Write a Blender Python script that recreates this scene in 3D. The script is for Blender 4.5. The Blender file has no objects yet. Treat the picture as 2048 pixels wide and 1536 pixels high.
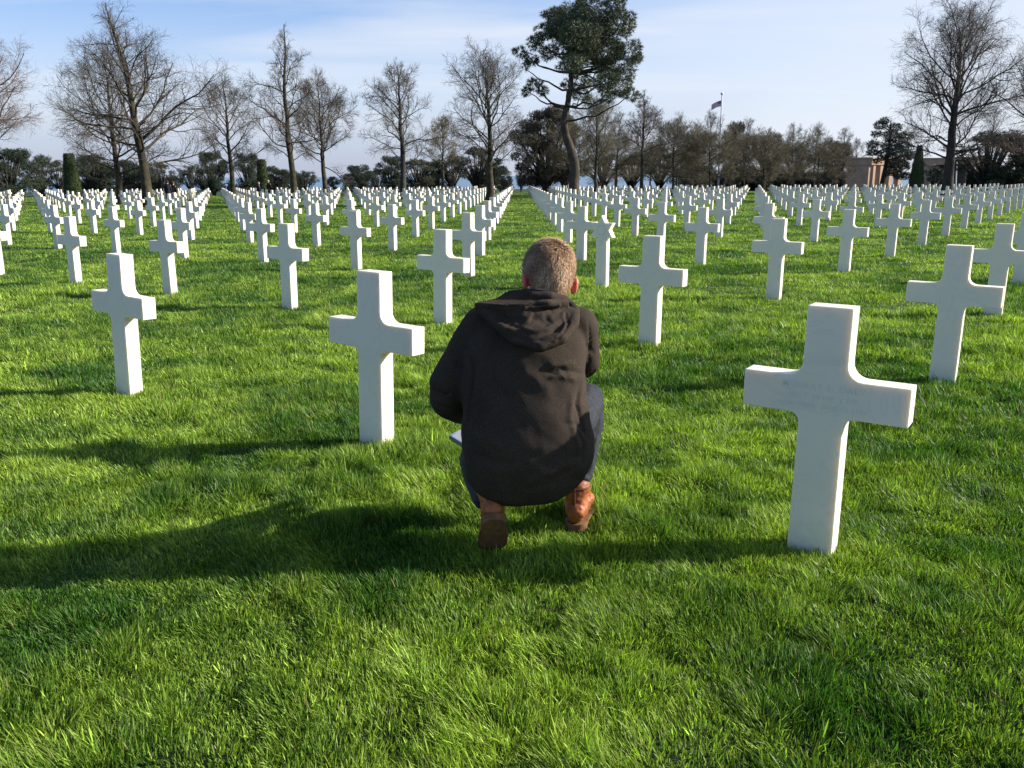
import bpy, bmesh, math, random
import numpy as np
from mathutils import Vector, Matrix

scene = bpy.context.scene
COL = scene.collection
RAD = math.radians

# ------------------------------------------------------------------ camera
PITCH, ROLL, FPX = 0.23731634, -0.00665635, 1675.0
cam_data = bpy.data.cameras.new('camera')
cam = bpy.data.objects.new('camera', cam_data)
COL.objects.link(cam)
cs, sn = math.cos(PITCH), math.sin(PITCH)
cr, sr = math.cos(ROLL), math.sin(ROLL)
R_, U_, F_ = Vector((1, 0, 0)), Vector((0, sn, cs)), Vector((0, cs, -sn))
X_ = cr * R_ + sr * U_
Y_ = -sr * R_ + cr * U_
m3 = Matrix((X_, Y_, -F_)).transposed()
cam.matrix_world = Matrix.Translation((0, 0, 1.5)) @ m3.to_4x4()
cam_data.sensor_width = 36.0
cam_data.lens = FPX / 2048 * 36
cam_data.clip_end = 60000
cam_data.clip_start = 0.05
scene.camera = cam

# ------------------------------------------------------------------ sun, sky, exposure
SUN_EL, SUN_AZ = RAD(25.0), RAD(5.0)          # azimuth measured from +X towards +Y
sun_data = bpy.data.lights.new('sun', 'SUN')
sun_data.energy = 5.0
sun_data.angle = RAD(0.53)
sun_data.color = (1.0, 0.95, 0.86)
sun = bpy.data.objects.new('sun', sun_data)
COL.objects.link(sun)
sdir = Vector((math.cos(SUN_EL) * math.cos(SUN_AZ), math.cos(SUN_EL) * math.sin(SUN_AZ), math.sin(SUN_EL)))
sun.rotation_euler = sdir.to_track_quat('Z', 'Y').to_euler()
sun.location = sdir * 50

world = bpy.data.worlds.new('World')
scene.world = world
world.use_nodes = True
wn, wl = world.node_tree.nodes, world.node_tree.links
wn.clear()
w_out = wn.new('ShaderNodeOutputWorld')
w_bg = wn.new('ShaderNodeBackground')
sky = wn.new('ShaderNodeTexSky')
sky.sky_type = 'NISHITA'
sky.sun_disc = False
sky.sun_elevation = SUN_EL
sky.sun_rotation = RAD(90) - SUN_AZ
sky.altitude = 50
sky.air_density = 1.0
sky.dust_density = 1.0
sky.ozone_density = 1.5
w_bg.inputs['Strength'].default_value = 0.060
# thin cirrus and a milky veil that thickens towards the horizon and the sun
tc = wn.new('ShaderNodeTexCoord')
sep = wn.new('ShaderNodeSeparateXYZ'); wl.new(tc.outputs['Generated'], sep.inputs[0])
def wmath(op, a, b=None, c=None, clamp=False):
    n = wn.new('ShaderNodeMath'); n.operation = op; n.use_clamp = clamp
    for k, v in enumerate((a, b, c)):
        if v is None: continue
        if isinstance(v, (int, float)): n.inputs[k].default_value = v
        else: wl.new(v, n.inputs[k])
    return n.outputs[0]
zc = wmath('MAXIMUM', sep.outputs['Z'], 0.0)
den = wmath('ADD', zc, 0.16)
px = wmath('DIVIDE', sep.outputs['X'], den)
py = wmath('DIVIDE', sep.outputs['Y'], den)
comb = wn.new('ShaderNodeCombineXYZ'); wl.new(px, comb.inputs[0]); wl.new(py, comb.inputs[1])
mp = wn.new('ShaderNodeMapping'); mp.inputs['Rotation'].default_value = (0, 0, RAD(-8)); mp.inputs['Scale'].default_value = (0.42, 1.5, 1)
wl.new(comb.outputs[0], mp.inputs['Vector'])
nz = wn.new('ShaderNodeTexNoise'); nz.inputs['Scale'].default_value = 1.25; nz.inputs['Detail'].default_value = 7; nz.inputs['Roughness'].default_value = 0.5; nz.inputs['Distortion'].default_value = 0.6
wl.new(mp.outputs[0], nz.inputs['Vector'])
cl = wn.new('ShaderNodeMapRange'); cl.inputs['From Min'].default_value = 0.42; cl.inputs['From Max'].default_value = 0.68
wl.new(nz.outputs['Fac'], cl.inputs['Value'])
up_ = wn.new('ShaderNodeMapRange'); up_.inputs['From Min'].default_value = 0.35; up_.inputs['From Max'].default_value = 0.75; up_.inputs['To Min'].default_value = 0.72; up_.inputs['To Max'].default_value = 0.10  # cirrus thinned high overhead, out of view, to cut the fill light
wl.new(sep.outputs['Z'], up_.inputs['Value'])
bk = wn.new('ShaderNodeMapRange'); bk.inputs['From Min'].default_value = -0.5; bk.inputs['From Max'].default_value = 0.2; bk.inputs['To Min'].default_value = 0.25  # streaks and sun-side veil thinned behind the viewer, also for less fill
wl.new(sep.outputs['Y'], bk.inputs['Value'])
streak = wmath('MULTIPLY', cl.outputs[0], wmath('MULTIPLY', up_.outputs[0], bk.outputs[0]))
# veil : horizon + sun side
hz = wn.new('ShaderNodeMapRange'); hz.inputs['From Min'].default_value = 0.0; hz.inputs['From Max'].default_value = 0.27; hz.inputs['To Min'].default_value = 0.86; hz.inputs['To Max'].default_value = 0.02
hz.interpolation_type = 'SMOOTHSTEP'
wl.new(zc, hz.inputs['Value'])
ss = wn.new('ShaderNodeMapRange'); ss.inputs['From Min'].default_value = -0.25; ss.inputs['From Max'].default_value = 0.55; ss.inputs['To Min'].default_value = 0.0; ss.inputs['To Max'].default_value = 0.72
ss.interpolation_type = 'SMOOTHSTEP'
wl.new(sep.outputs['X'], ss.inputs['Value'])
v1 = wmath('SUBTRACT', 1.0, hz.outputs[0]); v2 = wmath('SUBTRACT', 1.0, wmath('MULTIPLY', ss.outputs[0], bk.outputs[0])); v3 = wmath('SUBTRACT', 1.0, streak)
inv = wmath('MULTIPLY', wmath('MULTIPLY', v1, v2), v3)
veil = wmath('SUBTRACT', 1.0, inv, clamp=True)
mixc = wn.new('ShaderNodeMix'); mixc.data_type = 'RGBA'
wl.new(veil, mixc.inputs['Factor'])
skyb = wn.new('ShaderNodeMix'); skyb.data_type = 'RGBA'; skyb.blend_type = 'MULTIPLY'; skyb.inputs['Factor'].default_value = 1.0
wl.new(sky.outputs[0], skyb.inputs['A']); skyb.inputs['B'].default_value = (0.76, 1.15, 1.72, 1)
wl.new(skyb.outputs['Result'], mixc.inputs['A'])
# the low air on the side away from the sun is greyer and duller
lo = wn.new('ShaderNodeMapRange'); lo.inputs['From Min'].default_value = 0.0; lo.inputs['From Max'].default_value = 0.11; lo.interpolation_type = 'SMOOTHSTEP'
wl.new(zc, lo.inputs['Value'])
sid = wn.new('ShaderNodeMapRange'); sid.inputs['From Min'].default_value = -0.15; sid.inputs['From Max'].default_value = 0.30
wl.new(sep.outputs['X'], sid.inputs['Value'])
lo2 = wmath('MAXIMUM', lo.outputs[0], sid.outputs[0])
vc = wn.new('ShaderNodeMix'); vc.data_type = 'RGBA'; wl.new(lo2, vc.inputs['Factor'])
vc.inputs['A'].default_value = (4.6, 4.95, 6.2, 1); vc.inputs['B'].default_value = (7.3, 7.7, 8.5, 1)
wl.new(vc.outputs['Result'], mixc.inputs['B'])
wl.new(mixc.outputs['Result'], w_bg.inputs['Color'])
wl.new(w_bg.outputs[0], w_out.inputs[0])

scene.view_settings.view_transform = 'Standard'
scene.view_settings.look = 'None'
scene.view_settings.exposure = 0.95
scene.view_settings.gamma = 1.0
scene.cycles.max_bounces = 6
scene.cycles.transparent_max_bounces = 8

# ------------------------------------------------------------------ helpers
def tag(o, label=None, cat=None, group=None, kind=None):
    if label: o['label'] = label
    if cat: o['category'] = cat
    if group: o['group'] = group
    if kind: o['kind'] = kind
    return o

def empty(name, loc=(0, 0, 0), rz=0.0):
    o = bpy.data.objects.new(name, None)
    o.empty_display_size = 0.2
    o.location = loc; o.rotation_euler = (0, 0, rz)
    COL.objects.link(o)
    return o

def link_mesh(name, me, mat=None, parent=None):
    o = bpy.data.objects.new(name, me)
    COL.objects.link(o)
    if mat is not None and len(me.materials) == 0: me.materials.append(mat)
    if parent is not None: o.parent = parent
    return o

def mesh_np(name, verts, faces_flat, loop_counts, smooth=False, colors=None, uniform=None):
    """fast mesh: verts (n,3), flat loop indices, loops per face"""
    me = bpy.data.meshes.new(name)
    verts = np.asarray(verts, np.float32); faces_flat = np.asarray(faces_flat, np.int32)
    nf = len(loop_counts) if uniform is None else len(faces_flat) // uniform
    me.vertices.add(len(verts)); me.vertices.foreach_set('co', verts.ravel())
    me.loops.add(len(faces_flat)); me.loops.foreach_set('vertex_index', faces_flat)
    me.polygons.add(nf)
    if uniform is not None: st = np.arange(nf, dtype=np.int32) * uniform
    else: st = np.concatenate([[0], np.cumsum(loop_counts)[:-1]]).astype(np.int32)
    me.polygons.foreach_set('loop_start', st)
    me.update(calc_edges=True)
    if smooth: me.polygons.foreach_set('use_smooth', np.ones(nf, bool))
    if colors is not None:
        a = me.color_attributes.new('col', 'FLOAT_COLOR', 'POINT')
        c4 = np.ones((len(verts), 4), np.float32); c4[:, :3] = colors
        a.data.foreach_set('color', c4.ravel())
    return me

def bm_mesh(name, bm, smooth=False):
    me = bpy.data.meshes.new(name)
    bmesh.ops.recalc_face_normals(bm, faces=bm.faces)
    bm.to_mesh(me); bm.free()
    if smooth:
        for p in me.polygons: p.use_smooth = True
    return me

def pack(parts):
    """join list of (verts, faces) python lists"""
    V, F = [], []
    for v, f in parts:
        k = len(V); V.extend(v); F.extend([tuple(i + k for i in q) for q in f])
    return V, F

def pydata(name, V, F, smooth=False):
    me = bpy.data.meshes.new(name); me.from_pydata(V, [], F); me.update()
    if smooth:
        me.polygons.foreach_set('use_smooth', np.ones(len(me.polygons), bool))
    return me

def box(x0, x1, y0, y1, z0, z1):
    v = [(x0, y0, z0), (x1, y0, z0), (x1, y1, z0), (x0, y1, z0), (x0, y0, z1), (x1, y0, z1), (x1, y1, z1), (x0, y1, z1)]
    f = [(0, 3, 2, 1), (4, 5, 6, 7), (0, 1, 5, 4), (1, 2, 6, 5), (2, 3, 7, 6), (3, 0, 4, 7)]
    return v, f

_rs = np.random.RandomState(5)
_T = _rs.rand(256, 256).astype(np.float32)
def vnoise(x, y):
    xi = np.floor(x).astype(int); yi = np.floor(y).astype(int)
    fx = x - xi; fy = y - yi
    fx = fx * fx * (3 - 2 * fx); fy = fy * fy * (3 - 2 * fy)
    a = _T[xi & 255, yi & 255]; b = _T[(xi + 1) & 255, yi & 255]
    c = _T[xi & 255, (yi + 1) & 255]; d = _T[(xi + 1) & 255, (yi + 1) & 255]
    return (a * (1 - fx) + b * fx) * (1 - fy) + (c * (1 - fx) + d * fx) * fy
def fbm(x, y, o=3):
    s = 0; a = 0.5; t = 0
    for _ in range(o):
        s = s + a * vnoise(x, y); t += a; a *= .5; x = x * 2.03 + 11.3; y = y * 2.03 + 5.7
    return s / t

# ------------------------------------------------------------------ materials
def new_mat(name):
    m = bpy.data.materials.new(name); m.use_nodes = True
    nt = m.node_tree
    return m, nt, nt.nodes.get('Principled BSDF')
def N(nt, t, **kw):
    n = nt.nodes.new(t)
    for k, v in kw.items():
        if k.startswith('i_'): n.inputs[k[2:].replace('_', ' ')].default_value = v
        else: setattr(n, k, v)
    return n
def ramp(nt, src, stops):
    r = nt.nodes.new('ShaderNodeValToRGB')
    e = r.color_ramp.elements
    while len(e) < len(stops): e.new(0.5)
    for k, (p, c) in enumerate(stops): e[k].position = p; e[k].color = (*c, 1)
    nt.links.new(src, r.inputs[0]); return r.outputs[0]
def noise_mat(name, c1, c2, scale=5, rough=0.8, bump=0.0, bscale=None, detail=5, spec=0.3, coords='Object', c3=None, bdist=0.02):
    m, nt, b = new_mat(name)
    t = N(nt, 'ShaderNodeTexCoord')
    n = N(nt, 'ShaderNodeTexNoise', i_Scale=scale, i_Detail=detail)
    nt.links.new(t.outputs[coords], n.inputs['Vector'])
    st = [(0.3, c1), (0.7, c2)] if c3 is None else [(0.3, c1), (0.52, c2), (0.72, c3)]
    nt.links.new(ramp(nt, n.outputs['Fac'], st), b.inputs['Base Color'])
    b.inputs['Roughness'].default_value = rough
    b.inputs['Specular IOR Level'].default_value = spec
    if bump:
        n2 = N(nt, 'ShaderNodeTexNoise', i_Scale=bscale or scale * 4, i_Detail=6)
        nt.links.new(t.outputs[coords], n2.inputs['Vector'])
        bp = N(nt, 'ShaderNodeBump', i_Strength=bump, i_Distance=bdist)
        nt.links.new(n2.outputs['Fac'], bp.inputs['Height']); nt.links.new(bp.outputs[0], b.inputs['Normal'])
    return m
# marble
MARBLE, nt, b = new_mat('white_marble')
t = N(nt, 'ShaderNodeTexCoord'); oi = N(nt, 'ShaderNodeObjectInfo')
ad = N(nt, 'ShaderNodeVectorMath', operation='MULTIPLY_ADD'); ad.inputs[1].default_value = (1, 1, 1)
cmb = N(nt, 'ShaderNodeCombineXYZ'); nt.links.new(oi.outputs['Random'], cmb.inputs[0]); nt.links.new(oi.outputs['Random'], cmb.inputs[2])
sc = N(nt, 'ShaderNodeVectorMath', operation='SCALE'); sc.inputs['Scale'].default_value = 37.0
nt.links.new(cmb.outputs[0], sc.inputs[0]); nt.links.new(t.outputs['Object'], ad.inputs[0]); nt.links.new(sc.outputs[0], ad.inputs[2])
n1 = N(nt, 'ShaderNodeTexNoise', i_Scale=3.0, i_Detail=8, i_Roughness=0.6, i_Distortion=1.2)
nt.links.new(ad.outputs[0], n1.inputs['Vector'])
c1 = ramp(nt, n1.outputs['Fac'], [(0.30, (0.79, 0.73, 0.60)), (0.40, (0.845, 0.78, 0.62)), (0.485, (0.855, 0.79, 0.63)), (0.5, (0.79, 0.74, 0.62)), (0.515, (0.86, 0.79, 0.635)), (0.7, (0.87, 0.80, 0.645))])
# faint stains low on the stone where soil splashes
sp = N(nt, 'ShaderNodeSeparateXYZ'); nt.links.new(t.outputs['Object'], sp.inputs[0])
mr = N(nt, 'ShaderNodeMapRange'); mr.inputs['From Min'].default_value = 0.02; mr.inputs['From Max'].default_value = 0.16; mr.inputs['To Min'].default_value = 0.55; mr.inputs['To Max'].default_value = 0.0
nt.links.new(sp.outputs['Z'], mr.inputs['Value'])
n3 = N(nt, 'ShaderNodeTexNoise', i_Scale=14.0, i_Detail=4); nt.links.new(ad.outputs[0], n3.inputs['Vector'])
mm = N(nt, 'ShaderNodeMath', operation='MULTIPLY'); nt.links.new(mr.outputs[0], mm.inputs[0]); nt.links.new(n3.outputs['Fac'], mm.inputs[1])
mx = N(nt, 'ShaderNodeMix', data_type='RGBA'); nt.links.new(mm.outputs[0], mx.inputs['Factor']); tn = N(nt, 'ShaderNodeMapRange'); tn.inputs['To Min'].default_value = 0.90; tn.inputs['To Max'].default_value = 1.0; nt.links.new(oi.outputs['Random'], tn.inputs['Value'])
tv_ = N(nt, 'ShaderNodeVectorMath', operation='SCALE'); nt.links.new(c1, tv_.inputs[0]); nt.links.new(tn.outputs[0], tv_.inputs['Scale'])
nt.links.new(tv_.outputs[0], mx.inputs['A']); mx.inputs['B'].default_value = (0.42, 0.43, 0.33, 1)
nt.links.new(mx.outputs['Result'], b.inputs['Base Color'])
b.inputs['Roughness'].default_value = 0.42
b.inputs['Specular IOR Level'].default_value = 0.35
b.inputs['Subsurface Weight'].default_value = 0.4
b.inputs['Subsurface Radius'].default_value = (1.0, 0.75, 0.45)
b.inputs['Subsurface Scale'].default_value = 0.028
n2 = N(nt, 'ShaderNodeTexNoise', i_Scale=90, i_Detail=4); nt.links.new(t.outputs['Object'], n2.inputs['Vector'])
bp = N(nt, 'ShaderNodeBump', i_Strength=0.12, i_Distance=0.002); nt.links.new(n2.outputs['Fac'], bp.inputs['Height']); nt.links.new(bp.outputs[0], b.inputs['Normal'])

ENGRAVE_FAINT = noise_mat('worn_lettering', (0.70, 0.665, 0.575), (0.78, 0.74, 0.64), 30, 0.8)
ENGRAVE = noise_mat('engraved_marble', (0.62, 0.60, 0.54), (0.72, 0.70, 0.63), 30, 0.8)

# ------------------------------------------------------------------ headstones
YAW = -0.59843257
UX, UY = math.cos(YAW), math.sin(YAW)       # along a row of headstones
VX, VY = -UY, UX                            # from row to row
OX, OY, SX, RA, RB = -2.93682762, 6.05394516, 2.47353482, -0.608244, 3.68547349
H, SWH, AWH, AZ0, AZ1, DEP = 1.02, 0.0865, 0.32, 0.583, 0.735, 0.104

def cross_profile(fillet=6, r=0.062):
    a, s = AWH, SWH
    P = [(-s - 0.004, -0.08), (s + 0.004, -0.08)]
    ru, r = r, 0.042
    def fil(cx, cz, a0, a1):
        return [(cx + r * math.cos(RAD(a0 + (a1 - a0) * k / fillet)), cz + r * math.sin(RAD(a0 + (a1 - a0) * k / fillet))) for k in range(fillet + 1)]
    P += fil(s + r, AZ0 - r, 180, 90)
    P += [(a, AZ0), (a, AZ1)]
    r = ru
    P += fil(s + r, AZ1 + r, 270, 180)
    P += [(s, H), (-s, H)]
    P += fil(-s - r, AZ1 + r, 0, -90)
    P += [(-a, AZ1), (-a, AZ0)]
    r = 0.042
    P += fil(-s - r, AZ0 - r, 90, 0)
    return P

def extrude_profile(name, P, dep, bevel=0.004, seg=2):
    bm = bmesh.new()
    vs = [bm.verts.new((x, -dep / 2, z)) for x, z in P]
    f = bm.faces.new(vs)
    r = bmesh.ops.extrude_face_region(bm, geom=[f])
    for g in r['geom']:
        if isinstance(g, bmesh.types.BMVert): g.co.y += dep
    bmesh.ops.recalc_face_normals(bm, faces=bm.faces)
    if bevel:
        ed = [e for e in bm.edges if len(e.link_faces) == 2 and e.calc_face_angle(0) > 0.5]
        bmesh.ops.bevel(bm, geom=ed, offset=bevel, segments=seg, profile=0.6, affect='EDGES')
    me = bpy.data.meshes.new(name)
    bm.to_mesh(me); bm.free()
    for p in me.polygons: p.use_smooth = abs(p.normal.y) < 0.98 and p.area < 0.004
    return me
CROSS_ME = extrude_profile('cross_headstone', cross_profile(), DEP)
CROSS_ME.materials.append(MARBLE)
CROSS_FAR = extrude_profile('cross_headstone_plain', cross_profile(3), DEP, 0)
CROSS_FAR.materials.append(MARBLE)

def star_mesh():
    R = 0.205; cz = 0.815; r = R / math.sqrt(3)
    P = []
    for k in range(12):
        a = RAD(90 + 30 * k); q = R if k % 2 == 0 else r
        P.append((q * math.cos(a), cz + q * math.sin(a)))
    return P

OVR = {(0,0):(-2.943,6.048),(1,0):(-0.896,4.702),(2,0):(1.156,3.266),(-2.75,1):(-6.870,13.051),(-1.75,1):(-4.866,11.698),(-0.75,1):(-2.855,10.357),(0.25,1):(-0.847,8.982),(1.25,1):(1.180,7.676),(2.25,1):(3.190,6.232),(-5.5,2):(-11.092,20.569),(-4.5,2):(-8.927,18.933),(-3.5,2):(-6.930,17.641),(-2.5,2):(-4.943,16.494),(-1.5,2):(-2.859,15.010),(-0.5,2):(-0.795,13.673),(0.5,2):(1.219,12.191),(1.5,2):(3.323,10.905),(2.5,2):(5.328,9.364),(-7.25,3):(-13.138,26.624),(-6.25,3):(-11.300,25.671),(-5.25,3):(-8.996,23.633),(-4.25,3):(-6.943,22.250),(-3.25,3):(-4.872,20.829),(-2.25,3):(-2.793,19.264),(-1.25,3):(-0.755,17.896),(-0.25,3):(1.266,16.470),(0.75,3):(3.396,15.603),(1.75,3):(5.429,13.976),}
def lattice(i, j):
    """front lower left corner of stone (i, j)"""
    if (i, j) in OVR: return OVR[(i, j)]
    return OX + i * SX * UX + j * (RA * UX + RB * VX), OY + i * SX * UY + j * (RA * UY + RB * VY)

def to_px(x, y, z):
    z -= 1.5
    d = y * cs - z * sn; up = y * sn + z * cs
    if d < 0.05: return None
    u = FPX * x / d; v = -FPX * up / d
    return 1024 + u * cr - v * sr, 768 + u * sr + v * cr

TREE_CLEAR = []   # filled below: (x, y, r) keep stones out of trunks
# ------------------------------------------------------------------ the ground
TURF = noise_mat('turf', (0.010, 0.020, 0.004), (0.020, 0.042, 0.007), 0.8, 0.9, 0.6, 9, coords='Object', c3=(0.034, 0.066, 0.011), bdist=0.05)
g = noise_mat('soil_under_grass', (0.012, 0.022, 0.006), (0.03, 0.05, 0.012), 6, 0.95, 0.5, 60, coords='Object')
# far lawn: same sheet, brighter blades seen edge-on; mix by distance is avoided, the sheet is one material
def ground_sheet():
    # graded grid so that the gentle undulation is resolved near the viewer
    xs = np.concatenate([-np.geomspace(8, 420, 26)[::-1], np.linspace(-7.5, 7.5, 61), np.geomspace(8, 420, 26)])
    ys = np.concatenate([[-60, -20, -5], np.linspace(-1, 16, 69), np.geomspace(16.5, 175, 40)])
    X, Y = np.meshgrid(xs, ys)
    Z = ground_z(X, Y)
    nx = len(xs); ny = len(ys)
    idx = np.arange(nx * ny).reshape(ny, nx)
    q = np.stack([idx[:-1, :-1], idx[:-1, 1:], idx[1:, 1:], idx[1:, :-1]], -1).reshape(-1)
    me = mesh_np('lawn_ground', np.stack([X.ravel(), Y.ravel(), Z.ravel()], 1), q, None, True, uniform=4)
    return me
def ground_z(x, y):
    a = (fbm(x * 0.9 + 7, y * 0.9 + 3, 3) - 0.5) * 0.055
    return a - 0.012
ground = link_mesh('lawn_ground', ground_sheet(), TURF)
tag(ground, kind='structure')

# ------------------------------------------------------------------ build the stones
ORD = ['zeroth', 'first', 'second', 'third', 'fourth', 'fifth', 'sixth', 'seventh', 'eighth', 'ninth', 'tenth', 'eleventh', 'twelfth', 'thirteenth', 'fourteenth', 'fifteenth', 'sixteenth', 'seventeenth', 'eighteenth', 'nineteenth', 'twentieth']
def ordn(n):
    if n <= 20: return ORD[n]
    tens = {2: 'twenty', 3: 'thirty', 4: 'forty', 5: 'fifty'}
    tens0 = {2: 'twentieth', 3: 'thirtieth', 4: 'fortieth', 5: 'fiftieth'}
    return tens0[n // 10] if n % 10 == 0 else tens[n // 10] + '-' + ORD[n % 10]
stones = []
for j in range(0, 60):
    row = []
    for k in range(-70, 70):
        i = k + (0.25 * j) % 1.0
        x, y = lattice(i, j)
        cx, cy = x + SWH * UX + DEP / 2 * VX, y + SWH * UY + DEP / 2 * VY
        if cy < 1: continue
        p = to_px(cx, cy, 0.6)
        if p is None or p[0] < -40 or p[0] > 2095: continue
        dist = math.hypot(cx, cy)
        if dist > 104: continue
        if cx > 8 and dist > 96: continue
        row.append((i, j, cx, cy, p[0], dist))
    row.sort(key=lambda r: r[4])
    for n, r in enumerate(row): stones.append(r + (n + 1,))
# stones that stand where a trunk grows are left out
def clear_of_trunks(s):
    return all(math.hypot(s[2] - tx, s[3] - ty) > tr for tx, ty, tr in TREE_CLEAR)
# ------------------------------------------------------------------ placing by sight line: a point of the photo at a given depth
def at(px_, py_, Y):
    u0, v0 = px_ - 1024, py_ - 768
    u = u0 * cr + v0 * sr; v = -u0 * sr + v0 * cr
    f = Vector((u / FPX, cs - v / FPX * sn, -sn - v / FPX * cs))
    t = Y / f.y
    return Vector((f.x * t, Y, 1.5 + f.z * t))
def hgt_at(px_, py_, Y): return at(px_, py_, Y).z

# ------------------------------------------------------------------ sea beyond the lawn (the lawn falls away slightly from it)
SEA, nt, b = new_mat('sea_water')
b.inputs['Base Color'].default_value = (0.10, 0.17, 0.24, 1); b.inputs['Roughness'].default_value = 0.35
t = N(nt, 'ShaderNodeTexCoord'); n2 = N(nt, 'ShaderNodeTexNoise', i_Scale=0.02, i_Detail=6); nt.links.new(t.outputs['Object'], n2.inputs['Vector'])
bp = N(nt, 'ShaderNodeBump', i_Strength=0.5, i_Distance=1.0); nt.links.new(n2.outputs['Fac'], bp.inputs['Height']); nt.links.new(bp.outputs[0], b.inputs['Normal'])
sl = math.tan(RAD(0.45))
me = pydata('sea', [(-22000, 400, -45 + 400 * sl), (22000, 400, -45 + 400 * sl), (22000, 30000, -45 + 30000 * sl), (-22000, 30000, -45 + 30000 * sl)], [(0, 1, 2, 3)])
tag(link_mesh('sea', me, SEA), kind='structure')

# ------------------------------------------------------------------ tubes, vectorised: P (m,k,3) points, Rr (m,k) radii
def tubes(P, Rr, sides):
    m, k, _ = P.shape
    T = np.empty_like(P); T[:, 1:-1] = P[:, 2:] - P[:, :-2]; T[:, 0] = P[:, 1] - P[:, 0]; T[:, -1] = P[:, -1] - P[:, -2]
    T /= np.linalg.norm(T, axis=2, keepdims=True) + 1e-9
    ref = np.where(np.abs(T[:, :1, 2:3]) > 0.9, np.array([[[1.0, 0, 0]]]), np.array([[[0, 0, 1.0]]]))
    A_ = np.cross(T, np.broadcast_to(ref, T.shape)); A_ /= np.linalg.norm(A_, axis=2, keepdims=True) + 1e-9
    B_ = np.cross(T, A_)
    an = np.arange(sides) * 2 * np.pi / sides
    ring = P[:, :, None] + Rr[:, :, None, None] * (A_[:, :, None] * np.cos(an)[None, None, :, None] + B_[:, :, None] * np.sin(an)[None, None, :, None])
    idx = np.arange(m * k * sides).reshape(m, k, sides)
    nx = np.roll(idx, -1, 2)
    q = np.stack([idx[:, :-1], nx[:, :-1], nx[:, 1:], idx[:, 1:]], -1).reshape(-1)
    return ring.reshape(-1, 3), q
def join_tubes(lst):
    V, F, k = [], [], 0
    for v, q in lst:
        V.append(v); F.append(q + k); k += len(v)
    return np.concatenate(V), np.concatenate(F)
def spawn(rs, P, Rr, c, t0, t1, ang, length, ksegs, up, wob, rratio, rmin, outward=0.0, axis=None):
    """c children on each of the m parents; length(t, m) -> metres"""
    m, k, _ = P.shape
    t = t0 + (t1 - t0) * (np.arange(c)[None] + rs.rand(m, c)) / c
    f = t * (k - 1); i0 = np.clip(f.astype(int), 0, k - 2); w = (f - i0)[..., None]
    mi = np.arange(m)[:, None]
    p = P[mi, i0] * (1 - w) + P[mi, i0 + 1] * w
    pr = Rr[mi, i0] * (1 - w[..., 0]) + Rr[mi, i0 + 1] * w[..., 0]
    d = P[mi, i0 + 1] - P[mi, i0]; d /= np.linalg.norm(d, axis=2, keepdims=True) + 1e-9
    rv = rs.randn(m, c, 3)
    if outward and axis is not None:
        o = p - axis; o[..., 2] = 0; rv = rv * 0.8 + outward * o / (np.linalg.norm(o, axis=2, keepdims=True) + 1e-6)
    rv -= (rv * d).sum(2, keepdims=True) * d; rv /= np.linalg.norm(rv, axis=2, keepdims=True) + 1e-9
    a = (ang[0] + (ang[1] - ang[0]) * rs.rand(m, c))[..., None] if not callable(ang) else ang(t)[..., None]
    dd = d * np.cos(a) + rv * np.sin(a)
    L = length(t, m) * (0.75 + 0.5 * rs.rand(m, c))
    M_ = m * c
    dd = dd.reshape(M_, 3); L = L.reshape(M_); cur = p.reshape(M_, 3); r0 = np.maximum(pr.reshape(M_) * rratio, rmin)
    out = [cur.copy()]
    st = (L / ksegs)[:, None]
    for s in range(ksegs):
        dd = dd + rs.randn(M_, 3) * wob + np.array([0, 0, up])
        dd /= np.linalg.norm(dd, axis=1, keepdims=True)
        cur = cur + dd * st; out.append(cur.copy())
    Q = np.stack(out, 1)
    tt = np.linspace(0, 1, ksegs + 1)[None]
    RR = np.maximum(r0[:, None] * (1 - 0.75 * tt), rmin * 0.6)
    return Q, RR

def bark(name, c1, c2, c3): return noise_mat(name, c1, c2, 2.2, 0.95, 0.8, 9, coords='Object', c3=c3, bdist=0.04)
BARK_GREY = bark('grey_bark', (0.022, 0.020, 0.017), (0.045, 0.04, 0.033), (0.07, 0.065, 0.045))
BARK_MOSS = bark('mossy_bark', (0.022, 0.018, 0.011), (0.046, 0.038, 0.022), (0.095, 0.08, 0.036))
BARK_PINE = bark('pine_bark', (0.034, 0.027, 0.021), (0.062, 0.048, 0.036), (0.09, 0.07, 0.052))
TWIG_GREY = noise_mat('grey_twigs', (0.055, 0.045, 0.035), (0.12, 0.10, 0.075), 0.5, 0.9)
TWIG_BROWN = noise_mat('brown_twigs', (0.075, 0.064, 0.042), (0.19, 0.165, 0.105), 0.5, 0.9)
TWIG_RED = noise_mat('reddish_twigs', (0.12, 0.08, 0.065), (0.20, 0.14, 0.115), 0.5, 0.9)

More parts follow.
